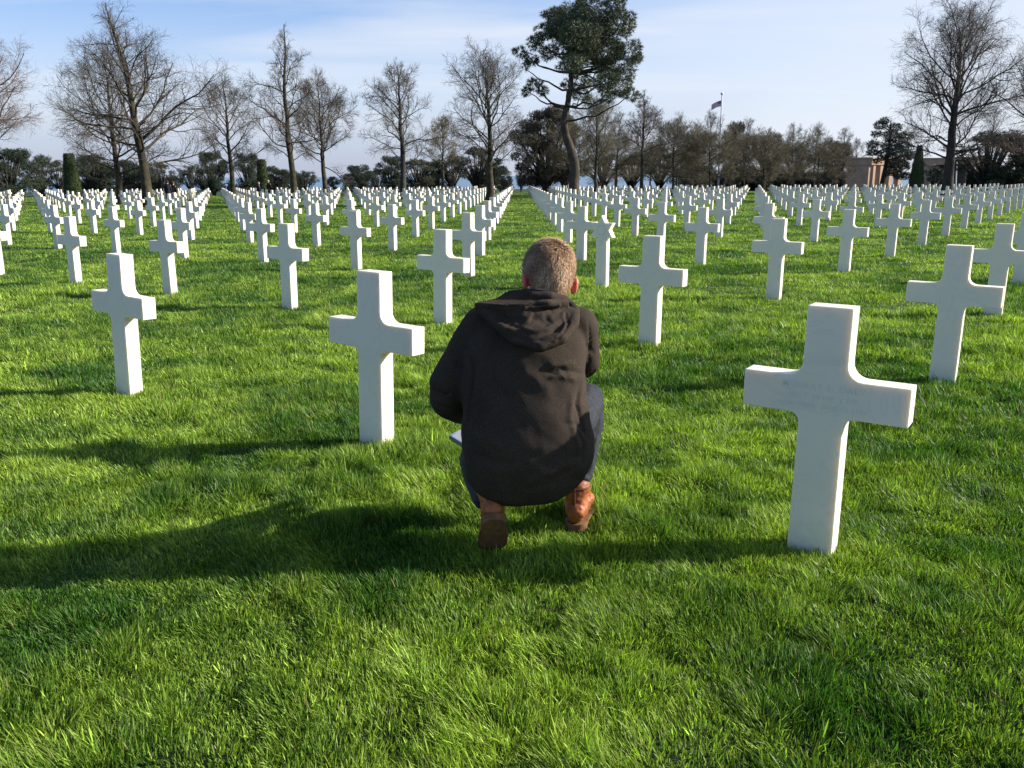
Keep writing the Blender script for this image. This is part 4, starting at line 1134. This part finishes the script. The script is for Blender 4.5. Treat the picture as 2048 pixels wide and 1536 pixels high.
# torso and limbs under the clothes
chain(bm, [(0.08, 3.36, 0.88, 0.10), (0.07, 3.33, 0.68, 0.11), (0.06, 3.31, 0.46, 0.115)])
chain(bm, [(-0.07, 3.36, 0.88, 0.06), (-0.245, 3.40, 0.63, 0.042), (-0.165, 3.62, 0.50, 0.030)])
chain(bm, [(0.24, 3.38, 0.88, 0.06), (0.295, 3.50, 0.75, 0.042), (0.27, 3.74, 0.70, 0.030)])
chain(bm, [(0.14, 3.28, 0.42, 0.08), (0.34, 3.66, 0.53, 0.055), (0.287, 3.505, 0.16, 0.034), (0.287, 3.51, 0.10, 0.030), (0.32, 3.64, 0.065, 0.022)])
chain(bm, [(-0.02, 3.28, 0.40, 0.08), (-0.15, 3.62, 0.28, 0.055), (-0.105, 3.26, 0.23, 0.034), (-0.085, 3.23, 0.19, 0.026), (-0.090, 3.29, 0.09, 0.022)])
# hands: palm, four fingers of unequal length, thumb from the side
def hand(bm, w, fwd, up, side, curl, s=1.0):
    w, fwd, up, side = Vector(w), Vector(fwd).normalized(), Vector(up).normalized(), Vector(side).normalized()
    for k in range(5):
        for l in range(3):
            ball(bm, w + fwd * (0.016 + 0.020 * k) * s + side * (l - 1) * 0.024 * s, (0.019 * s, 0.019 * s, 0.016 * s), None, 10)
    for f, (off, L) in enumerate([(-0.034, 0.068), (-0.012, 0.080), (0.011, 0.074), (0.033, 0.058)]):
        p = w + fwd * 0.100 * s + side * off * s; d = fwd.copy(); pts = [(*p, 0.0098 * s)]
        for q in range(3):
            ang = curl[q]
            d = (d * math.cos(ang) - up * math.sin(ang)).normalized(); up2 = up
            p = p + d * L * s * (0.45, 0.32, 0.25)[q]; pts.append((*p, (0.0092, 0.0085, 0.0075)[q] * s))
        chain(bm, pts, 8)
    p = w + fwd * 0.030 * s - side * 0.036 * s
    chain(bm, [(*p, 0.013 * s), (*(p + (fwd * 0.6 - side * 0.8 - up * 0.2).normalized() * 0.036 * s), 0.0115 * s), (*(p + (fwd * 0.85 - side * 0.75 - up * 0.5).normalized() * 0.066 * s), 0.0095 * s)], 8)
hand(bm, (-0.160, 3.63, 0.492), (0.25, 0.75, -0.45), (-0.2, 0.45, 0.85), (0.95, -0.15, 0.2), (0.5, 0.6, 0.4))
hand(bm, (0.268, 3.755, 0.695), (-0.12, 0.85, -0.50), (0.0, 0.5, 0.85), (-1, 0, 0), (0.35, 0.5, 0.4))
body_me = remeshed('person', bm, 0.0058, 3, 0.5)
nv = len(body_me.vertices); co = np.empty(nv * 3, np.float32); body_me.vertices.foreach_get('co', co); co = co.reshape(-1, 3)
colv = np.tile(np.array([0.50, 0.27, 0.19]), (nv, 1)) * (0.9 + 0.2 * fbm(co[:, 0] * 40, co[:, 2] * 40, 2))[:, None]
for s in (-1, 1):
    d = np.linalg.norm(co - np.array(EARS[s]), axis=1); w_ = np.clip(1.25 - d / 0.042, 0, 1)[:, None]
    colv = colv * (1 - w_) + np.array([0.62, 0.10, 0.07]) * w_  # red of sunlight passing through the ears put into the skin colour
a_ = body_me.color_attributes.new('col', 'FLOAT_COLOR', 'POINT'); c4 = np.ones((nv, 4), np.float32); c4[:, :3] = colv; a_.data.foreach_set('color', c4.ravel())
person = link_mesh('person', body_me, SKIN)
tag(person, 'man crouching with his back to us in a dark brown hooded coat and tan boots', 'person')

# coat ---------------------------------------------------------------
bm = Soup()
loft(bm, [(z_ - (0.026 if z_ < 0.4 else 0), a_, b_2, c_2 + (0.09 if z_ < 0.62 else 0.09 - (z_ - 0.62) * 0.2 if z_ < 0.95 else 0.02), d_) for z_, a_, b_2, c_2, d_ in [(0.250, -0.045, 0.160, 3.08, 3.36), (0.262, -0.100, 0.202, 3.035, 3.42), (0.295, -0.160, 0.256, 3.005, 3.47), (0.35, -0.193, 0.303, 2.985, 3.48), (0.42, -0.208, 0.330, 2.975, 3.48), (0.50, -0.214, 0.334, 2.985, 3.46),
          (0.58, -0.212, 0.315, 3.010, 3.45), (0.66, -0.208, 0.305, 3.040, 3.46), (0.74, -0.205, 0.300, 3.075, 3.48), (0.82, -0.200, 0.302, 3.115, 3.50), (0.89, -0.180, 0.300, 3.160, 3.51), (0.95, -0.130, 0.275, 3.215, 3.51), (1.00, -0.060, 0.230, 3.275, 3.49), (1.03, 0.00, 0.20, 3.31, 3.46)]], 44, 2.35)
chain(bm, [(-0.02, 3.36, 0.955, 0.060), (-0.115, 3.37, 0.925, 0.086), (-0.190, 3.385, 0.81, 0.090), (-0.252, 3.40, 0.68, 0.093), (-0.266, 3.42, 0.610, 0.090), (-0.225, 3.50, 0.548, 0.075), (-0.170, 3.60, 0.512, 0.058)])
chain(bm, [(0.17, 3.37, 0.965, 0.055), (0.272, 3.38, 0.918, 0.084), (0.285, 3.42, 0.83, 0.083), (0.300, 3.49, 0.755, 0.078), (0.295, 3.60, 0.735, 0.070), (0.272, 3.72, 0.705, 0.056)])
chain(bm, [(0.23, 3.20, 0.42, 0.10), (0.26, 3.34, 0.46, 0.085)])          # skirt over the right thigh
coat_me = remeshed('coat', bm, 0.0085, 7, 0.6)
def S(pts, Y): return on_surface(SURF, pts)
SURF = coat_me
strokes(coat_me, [
    ([(-0.185, 3.24, 0.90), (-0.215, 3.20, 0.80), (-0.222, 3.22, 0.68), (-0.215, 3.28, 0.58), (-0.20, 3.30, 0.50)], 0.022, -0.018),
    (S([(1184, 640), (1186, 690), (1180, 740)], 3.30), 0.005, -0.005),
    (S([(1095, 742), (1130, 741), (1160, 745), (1185, 750)], 0), 0.0065, -0.008),
    (S([(1100, 752), (1135, 754), (1170, 762)], 0), 0.012, 0.007),
    (S([(1100, 730), (1135, 727), (1168, 730)], 0), 0.012, 0.006),
    (S([(1166, 775), (1160, 812), (1172, 850), (1184, 890)], 0), 0.009, -0.010),
    (S([(1150, 790), (1144, 840), (1160, 885), (1172, 925)], 0), 0.013, 0.007),
    (S([(1160, 860), (1172, 890), (1170, 940)], 0), 0.007, -0.008),
    (S([(1182, 862), (1160, 852), (1135, 846)], 0), 0.008, -0.006),
    (S([(1176, 905), (1150, 915), (1125, 938)], 0), 0.010, -0.005),
    (S([(960, 760), (1000, 790), (1020, 840)], 0), 0.030, -0.006),
    (S([(1040, 730), (1085, 760), (1110, 800)], 0), 0.022, 0.005),
    (S([(925, 860), (960, 885), (1000, 890)], 0), 0.016, 0.006),
    (S([(930, 905), (975, 925), (1040, 935)], 0), 0.018, -0.006),
    (S([(1050, 975), (1105, 950), (1160, 905)], 0), 0.018, 0.006),
    (S([(1050, 992), (1110, 970), (1160, 935)], 0), 0.012, -0.005),
    (S([(895, 700), (910, 735), (930, 745)], 0), 0.012, -0.008),
    (S([(862, 780), (885, 796), (915, 790)], 0), 0.009, -0.009),
    (S([(862, 800), (890, 815), (918, 812)], 0), 0.012, 0.006),
    (S([(868, 828), (892, 842), (916, 848)], 0), 0.009, -0.007),
    (S([(930, 690), (940, 750), (928, 820), (926, 870)], 0), 0.010, -0.012),
    (S([(1178, 690), (1190, 706), (1202, 712)], 0), 0.008, -0.005),
    (S([(1180, 760), (1192, 748), (1200, 735)], 0), 0.008, -0.007),
])
wrinkle(coat_me, 0.022, 5, 6, 3); wrinkle(coat_me, 0.003, 22, 18, 9)
coat = link_mesh('coat', coat_me, WOOL, person)

# hood lying on the back ------------------------------------------------
bm = Soup()
def tri_sheet(bm, A_, B_, C_, r, n=9, bulge=0.0, out=Vector((0, -0.75, 0.65))):
    A_, B_, C_ = Vector(A_), Vector(B_), Vector(C_)
    for i_ in range(n + 1):
        for j_ in range(n + 1 - i_):
            u_, v_2 = i_ / n, j_ / n; w_ = 1 - u_ - v_2
            p = A_ * w_ + B_ * u_ + C_ * v_2 + out * bulge * 27 * u_ * v_2 * w_
            ball(bm, p, r, None, 10)
Lt, Rt, Bt = at(962, 614, 3.27), at(1150, 632, 3.27), at(1078, 688, 3.135)
Tp = at(1070, 592, 3.34)
tri_sheet(bm, Lt, Rt, Bt, 0.024, 12, 0.030)
tri_sheet(bm, Lt, Rt, Tp, 0.024, 12, 0.0)
chain(bm, [(*at(957, 612, 3.26), 0.014), (*at(985, 640, 3.22), 0.024), (*at(1030, 676, 3.16), 0.026), (*at(1080, 690, 3.13), 0.028), (*at(1122, 676, 3.15), 0.027), (*at(1147, 648, 3.22), 0.024), (*at(1150, 622, 3.30), 0.022), (*at(1135, 604, 3.38), 0.020)])
# standing collar behind the neck
chain(bm, [(*at(992, 606, 3.33), 0.018), (*at(1022, 590, 3.33), 0.022), (*at(1060, 588, 3.31), 0.022), (*at(1100, 592, 3.31), 0.022), (*at(1128, 600, 3.35), 0.022), (*at(1142, 612, 3.42), 0.022)])
# rolled opening edge running from the left tip over to the right
chain(bm, [(*at(955, 610, 3.25), 0.012), (*at(1000, 612, 3.215), 0.014), (*at(1050, 611, 3.20), 0.016), (*at(1095, 607, 3.22), 0.017), (*at(1130, 606, 3.28), 0.018)])
hood_me = remeshed('hood', bm, 0.0062, 5, 0.5)
SURF = hood_me
strokes(hood_me, [
    (S([(1128, 600), (1136, 630), (1130, 660), (1110, 685), (1090, 702)], 3.17), 0.0045, -0.006),
    (S([(1122, 600), (1130, 630), (1123, 660), (1102, 686)], 3.17), 0.006, 0.004),
    (S([(1060, 624), (1090, 634), (1118, 630)], 3.18), 0.026, -0.014),
    
    (S([(985, 628), (1030, 634), (1060, 630)], 3.18), 0.016, -0.014),
    (S([(1000, 652), (1050, 658), (1105, 652), (1130, 640)], 3.16), 0.012, 0.010),
    (S([(1005, 666), (1050, 676), (1100, 670)], 3.14), 0.014, -0.008),
    (S([(960, 606), (1010, 608), (1060, 606), (1100, 602)], 3.22), 0.006, 0.006),
    (S([(975, 615), (1020, 619), (1070, 617), (1110, 612)], 3.20), 0.010, -0.012),
    (S([(1010, 600), (1050, 598), (1090, 598)], 3.27), 0.014, -0.012),
])
wrinkle(hood_me, 0.008, 9, 9, 5)
hood = link_mesh('hood', hood_me, WOOL, coat)

# jeans --------------------------------------------------------------------
bm = Soup()
chain(bm, [(0.14, 3.27, 0.40, 0.112), (0.26, 3.48, 0.485, 0.098), (0.338, 3.665, 0.535, 0.080), (0.340, 3.64, 0.44, 0.076), (0.318, 3.58, 0.32, 0.070), (0.295, 3.53, 0.22, 0.058), (0.288, 3.515, 0.175, 0.054)])
chain(bm, [(-0.02, 3.27, 0.38, 0.112), (-0.11, 3.48, 0.33, 0.095), (-0.165, 3.64, 0.27, 0.078), (-0.150, 3.48, 0.245, 0.066), (-0.128, 3.34, 0.23, 0.056), (-0.112, 3.25, 0.225, 0.050)])
chain(bm, [(-0.02, 3.27, 0.40, 0.112), (0.14, 3.27, 0.40, 0.112)])
jean_me = remeshed('jeans', bm, 0.009, 4, 0.5)
SURF = jean_me
strokes(jean_me, [(S([(1172, 880), (1188, 888), (1200, 880)], 3.55), 0.012, -0.009), (S([(1170, 935), (1180, 944), (1190, 938)], 3.5), 0.010, -0.009), (S([(1168, 955), (1180, 962), (1188, 956)], 3.5), 0.008, 0.008),
                  (S([(1203, 800), (1206, 850), (1196, 900), (1186, 950)], 3.62), 0.006, 0.004)])
wrinkle(jean_me, 0.014, 16, 26, 7)
link_mesh('jeans', jean_me, DENIM, person)

# boots --------------------------------------------------------------------
def boot(heel, toe, ank, flip, lab):
    """heel and toe: bottom points of the sole; ank: top of the shaft"""
    heel, toe, ank = Vector(heel), Vector(toe), Vector(ank)
    f = (toe - heel).normalized(); side = f.cross(Vector((0, 0, 1))).normalized(); up = side.cross(f).normalized()
    L = (toe - heel).length
    bm = Soup()
    for q, w_, h_ in [(0.0, 0.045, 0.07), (0.12, 0.052, 0.075), (0.3, 0.052, 0.078), (0.5, 0.053, 0.066), (0.68, 0.058, 0.052), (0.82, 0.058, 0.042), (0.95, 0.044, 0.034)]:
        M = Matrix((side, f, up)).transposed()
        ball(bm, heel + f * (0.028 + q * (L - 0.062)) + up * (0.028 + h_ * 0.5), (w_, 0.040, h_ * 0.72), M, 14)
    sh = heel + f * 0.052 + up * 0.075
    chain(bm, [(*sh, 0.052), (*sh.lerp(ank, 0.45), 0.051), (*ank, 0.060)])
    me = remeshed('boot', bm, 0.006, 3, 0.5)
    q = sh.lerp(ank, 0.45); bk = sh.lerp(ank, 0.12)
    strokes(me, [([tuple(q - f * 0.05 - side * 0.03), tuple(q - f * 0.056), tuple(q - f * 0.05 + side * 0.03)], 0.006, -0.006), ([tuple(bk - f * 0.05 - side * 0.03), tuple(bk - f * 0.056), tuple(bk - f * 0.05 + side * 0.03)], 0.007, -0.005)])
    wrinkle(me, 0.010, 22, 40, 4); wrinkle(me, 0.004, 60, 60, 8)
    o = link_mesh('boot', me, LEATHER, person)
    if lab: tag(o, lab)
    sm = []
    for w_ in np.linspace(0, 1, 8):
        c_0 = (heel + f * 0.01 + up * 0.05).lerp(ank - f * 0.058, w_); sm.append((*c_0, 1))
    bmS = Soup()
    for q_ in sm: ball(bmS, Vector(q_[:3]) - f * 0.004, (0.004, 0.006, 0.014), None, 8)
    for a2 in np.linspace(0, 2 * math.pi, 64): ball(bmS, ank + Vector((0.0575 * math.cos(a2), 0.0575 * math.sin(a2), 0.010)), 0.0058, None, 8)
    link_mesh('boot_seam', remeshed('boot_seam', bmS, 0.003, 2, 0.5), LEATHER_DARK, o)
    # sole: rounded outline, heel block, welt
    bm = bmesh.new()
    def outline(q):   # half width along the foot, 0..1
        return (0.046 * math.sqrt(max(0, 1 - ((0.14 - q) / 0.14) ** 2)) if q < 0.14 else 0.046 + 0.000 * q if q < 0.32 else 0.046 + 0.012 * math.sin((q - 0.32) / 0.42 * math.pi / 2) if q < 0.74 else 0.058 * math.sqrt(max(0, 1 - ((q - 0.74) / 0.26) ** 2)))
    def plate(q0, q1, z0, z1, grow):
        n_ = 26; L1_, L2_ = [], []
        for k in range(n_ + 1):
            q = q0 + (q1 - q0) * (0.5 - 0.5 * math.cos(math.pi * k / n_)); w_ = outline(min(max(q, 0.002), 0.998)) + grow
            L1_.append((q, w_)); L2_.append((q, -w_))
        ring_ = L1_ + L2_[::-1]
        lo = [bm.verts.new(heel + f * q * L + side * w_ + up * z0) for q, w_ in ring_]
        hi = [bm.verts.new(heel + f * q * L + side * w_ + up * z1) for q, w_ in ring_]
        bm.faces.new(lo[::-1]); bm.faces.new(hi)
        for k in range(len(lo)): bm.faces.new((lo[k], lo[(k + 1) % len(lo)], hi[(k + 1) % len(lo)], hi[k]))
    plate(0.0, 1.0, 0.0, 0.014, 0.004)
    plate(0.0, 0.30, -0.016, -0.0005, 0.002)
    plate(0.36, 0.97, -0.005, -0.0006, -0.003)
    so = bm_mesh('sole', bm); link_mesh('sole', so, SOLE, o)
    return o
boot((0.270, 3.425, 0.020), (0.345, 3.735, 0.020), (0.284, 3.500, 0.180), 1, 'sunlit orange tan boot standing flat')
boot((-0.073, 3.095, 0.215), (-0.088, 3.262, -0.010), (-0.102, 3.235, 0.295), -1, 'shaded tan boot with its heel raised and sole showing')
GRASS_MAN = [(0.30, 3.55, 0.05), (0.33, 3.66, 0.05)]

# hair ------------------------------------------------------------------------
bm = bmesh.new()
bmesh.ops.create_uvsphere(bm, u_segments=40, v_segments=20, radius=1, matrix=Matrix.Translation(HC + HR @ Vector((0, -0.004, 0.004))) @ HR.to_4x4() @ Matrix.Diagonal((0.0945, 0.1175, 0.119, 1)))
for v in list(bm.verts):
    l = HR.inverted() @ (v.co - HC)
    cut = (l.y > 0.078 and l.z < 0.045) or l.z < -0.098 or (l.y > 0.01 and l.z < -0.010 - 0.0 * l.y) or (abs(l.x) > 0.080 and l.z < -0.028 and l.y > -0.03)
    if cut: bm.verts.remove(v)
cap_me = bm_mesh('hair', bm, True)
rs = np.random.RandomState(8)
nh = 42000
d = rs.randn(nh, 3); d /= np.linalg.norm(d, axis=1, keepdims=True)
el = np.array([0.0955, 0.119, 0.120]); l = d * el
ok = ~(((l[:, 1] > 0.078) & (l[:, 2] < 0.045)) | (l[:, 2] < -0.108 + 0.012 * rs.rand(nh)) | ((l[:, 1] > 0.01) & (l[:, 2] < -0.010)) | ((np.abs(l[:, 0]) > 0.078) & (l[:, 2] < -0.028) & (l[:, 1] > -0.034)))
l = l[ok]; nrm = l / el ** 2; nrm /= np.linalg.norm(nrm, axis=1, keepdims=True)
wh = np.array([0.035, -0.072, 0.088])                # crown whorl
r_ = l - wh; swirl = np.cross(nrm, r_)
fl = r_ / (np.linalg.norm(r_, axis=1, keepdims=True) + 1e-6) + 0.55 * swirl / (np.linalg.norm(swirl, axis=1, keepdims=True) + 1e-6) * np.exp(-np.linalg.norm(r_, axis=1, keepdims=True) / 0.05)
down = np.array([0, 0.0, -1.0]); fl = fl + down * np.clip(-(l[:, 2:3] - 0.03) / 0.06, 0, 1.2)
fl += rs.randn(len(l), 3) * 0.20
fl -= (fl * nrm).sum(1, keepdims=True) * nrm; fl /= np.linalg.norm(fl, axis=1, keepdims=True)
top_ = np.clip((l[:, 2:3] + 0.02) / 0.10, 0, 1)
hl = (0.013 + 0.017 * top_) * (0.7 + 0.6 * rs.rand(len(l), 1))
lift = 0.48 + 0.25 * rs.rand(len(l), 1) + 0.25 * np.exp(-np.linalg.norm(r_, axis=1, keepdims=True) / 0.02)
sd = np.cross(fl, nrm); wv = 0.0011
p0_ = l + nrm * 0.0005; p1_ = l + fl * hl * 0.55 + nrm * hl * lift * 0.75; p2_ = l + fl * hl + nrm * hl * lift * 0.9
tri = np.stack([p0_ - sd * wv, p0_ + sd * wv, p1_ + sd * wv * 0.9, p1_ - sd * wv * 0.9, p2_], 1)
HRn = np.array(HR); tri = tri @ HRn.T + np.array(HC)
k_ = len(l); base = (np.arange(k_) * 5)[:, None]
idx = np.concatenate([base + np.array([[0, 1, 2]]), base + np.array([[0, 2, 3]]), base + np.array([[3, 2, 4]])], 1).reshape(-1)
cl_ = fbm(l[:, 0] * 38 + 5, l[:, 2] * 30 + l[:, 1] * 20, 2)[:, None]
hc = np.array([0.21, 0.12, 0.064]) * (1 - cl_) + np.array([0.54, 0.35, 0.21]) * cl_; hc = hc * np.exp(rs.randn(k_, 1) * 0.34)
capn = len(cap_me.vertices); capco = np.empty(capn * 3, np.float32); cap_me.vertices.foreach_get('co', capco)
lt = []; ltc = []
for p in cap_me.polygons: lt += list(p.vertices); ltc.append(len(p.vertices))
Vh = np.concatenate([capco.reshape(-1, 3), tri.reshape(-1, 3)]); Fh = np.concatenate([np.array(lt), idx + capn]); Lh = np.concatenate([np.array(ltc), np.full(len(idx) // 3, 3)])
Ch = np.concatenate([np.tile(np.array([0.10, 0.06, 0.036]), (capn, 1)), np.repeat(hc, 5, 0)])
hair_me = mesh_np('hair', Vh, Fh, Lh, True, Ch)
hair = link_mesh('hair', hair_me, HAIR, person)

# notebook in his left hand -----------------------------------------------------
nb = empty('notebook', (-0.178, 3.550, 0.418)); nb.rotation_euler = (RAD(-4), RAD(-16), RAD(24))
tag(nb, 'small grey notebook held in the crouching man\'s left hand', 'notebook')
bm = bmesh.new(); bmesh.ops.create_cube(bm, size=1, matrix=Matrix.Diagonal((0.150, 0.205, 0.007, 1))); bmesh.ops.bevel(bm, geom=bm.edges[:], offset=0.0015, segments=1, affect='EDGES'); link_mesh('pages', bm_mesh('pages', bm), PAPER, nb)
bm = bmesh.new(); bmesh.ops.create_cube(bm, size=1, matrix=Matrix.Translation((0, 0, -0.0125)) @ Matrix.Diagonal((0.158, 0.213, 0.016, 1))); link_mesh('cover', bm_mesh('cover', bm), COVER, nb)

# ------------------------------------------------------------------ small figures far off among the stones
def far_person(px_, Y, Hh, face, coat_c, leg_c, hair_c, lab, pose='stand', grp=None):
    g0 = ground_at(px_, Y)
    def sc_(p): return (p[0] * Hh / 1.75, p[1] * Hh / 1.75, p[2] * Hh / 1.75, p[3] * Hh / 1.75)
    lean = 0.10 if pose == 'bend' else 0.0
    bm = Soup()
    ball(bm, Vector((lean * 2.2, 0, 1.63)) * Hh / 1.75, (0.078, 0.092, 0.11), None, 12)
    ball(bm, Vector((lean * 2.2, 0.09 , 1.60)) * Hh / 1.75, 0.015, None, 8)
    chain(bm, [sc_((lean * 2.1, 0, 1.54, 0.05)), sc_((lean * 1.6, 0, 1.42, 0.08)), sc_((0, 0, 0.95, 0.10))])
    for s in (-1, 1):
        chain(bm, [sc_((lean * 1.6 + s * 0.16, 0, 1.40, 0.05)), sc_((s * 0.23 + lean, 0.0, 1.12, 0.038)), sc_((s * 0.20 + lean * 1.5, 0.10, 0.88, 0.030)), sc_((s * 0.19 + lean * 1.5, 0.13, 0.80, 0.035))], 8)
        chain(bm, [sc_((s * 0.09, 0, 0.92, 0.07)), sc_((s * 0.10, 0.05 * s, 0.50, 0.05)), sc_((s * 0.10, -0.05 * s, 0.08, 0.035)), sc_((s * 0.11, 0.08 - 0.05 * s, 0.04, 0.035))], 8)
    me = remeshed('person', bm, 0.022, 2, 0.5)
    a = me.color_attributes.new('col', 'FLOAT_COLOR', 'POINT'); c4 = np.ones((len(me.vertices), 4), np.float32); c4[:, :3] = (0.5, 0.3, 0.22); a.data.foreach_set('color', c4.ravel())
    o = link_mesh('person', me, SKIN); o.location = g0; o.rotation_euler = (0, 0, face)
    tag(o, lab, 'person', grp)
    bm = Soup()
    chain(bm, [sc_((lean * 1.8, 0, 1.44, 0.085)), sc_((lean * 1.2, 0, 1.25, 0.155)), sc_((0, 0, 0.98, 0.155)), sc_((0, 0, 0.82, 0.165))])
    for s in (-1, 1): chain(bm, [sc_((lean * 1.6 + s * 0.13, 0, 1.40, 0.075)), sc_((s * 0.225 + lean, 0.0, 1.12, 0.062)), sc_((s * 0.20 + lean * 1.5, 0.09, 0.90, 0.050))], 8)
    m = noise_mat('coat_cloth', tuple(c * 0.8 for c in coat_c), coat_c, 8, 0.9)
    link_mesh('coat', remeshed('coat', bm, 0.026, 2, 0.5), m, o)
    bm = Soup()
    for s in (-1, 1): chain(bm, [sc_((s * 0.085, 0, 0.90, 0.10)), sc_((s * 0.10, 0.05 * s, 0.50, 0.072)), sc_((s * 0.10, -0.05 * s, 0.10, 0.058))], 8)
    m = noise_mat('trouser_cloth', tuple(c * 0.8 for c in leg_c), leg_c, 8, 0.9)
    link_mesh('trousers', remeshed('trousers', bm, 0.026, 2, 0.5), m, o)
    bm = bmesh.new(); bmesh.ops.create_uvsphere(bm, u_segments=12, v_segments=8, radius=1, matrix=Matrix.Translation(Vector((lean * 2.2, -0.02, 1.655)) * Hh / 1.75) @ Matrix.Diagonal((0.088, 0.098, 0.105, 1)))
    for v in list(bm.verts):
        if v.co.y > 0.055 and v.co.z < 1.68 * Hh / 1.75: bm.verts.remove(v)
    m = noise_mat('hair_colour', tuple(c * 0.7 for c in hair_c), hair_c, 20, 0.7)
    link_mesh('hair', bm_mesh('hair', bm, True), m, o)
far_person(336, 61, 1.74, RAD(10), (0.012, 0.013, 0.02), (0.015, 0.015, 0.02), (0.03, 0.02, 0.015), 'person in long black coat and black trousers, left one of the strolling pair')
far_person(347.5, 61.5, 1.66, RAD(-15), (0.016, 0.016, 0.022), (0.42, 0.20, 0.12), (0.10, 0.05, 0.03), 'person in short dark jacket and salmon trousers, right one of the strolling pair')
far_person(458, 78, 1.72, RAD(60), (0.014, 0.013, 0.016), (0.02, 0.02, 0.03), (0.02, 0.015, 0.012), 'dark clothed person beside the mid height bare tree trunk', 'bend')
far_person(518, 74, 1.60, RAD(-70), (0.012, 0.015, 0.035), (0.02, 0.02, 0.03), (0.3, 0.25, 0.2), 'person in dark blue jacket bending forward before the clipped cone', 'bend')
far_person(538, 80, 1.78, RAD(-20), (0.02, 0.018, 0.016), (0.02, 0.02, 0.025), (0.6, 0.58, 0.55), 'white haired person in dark jacket at the right of the clipped cone')
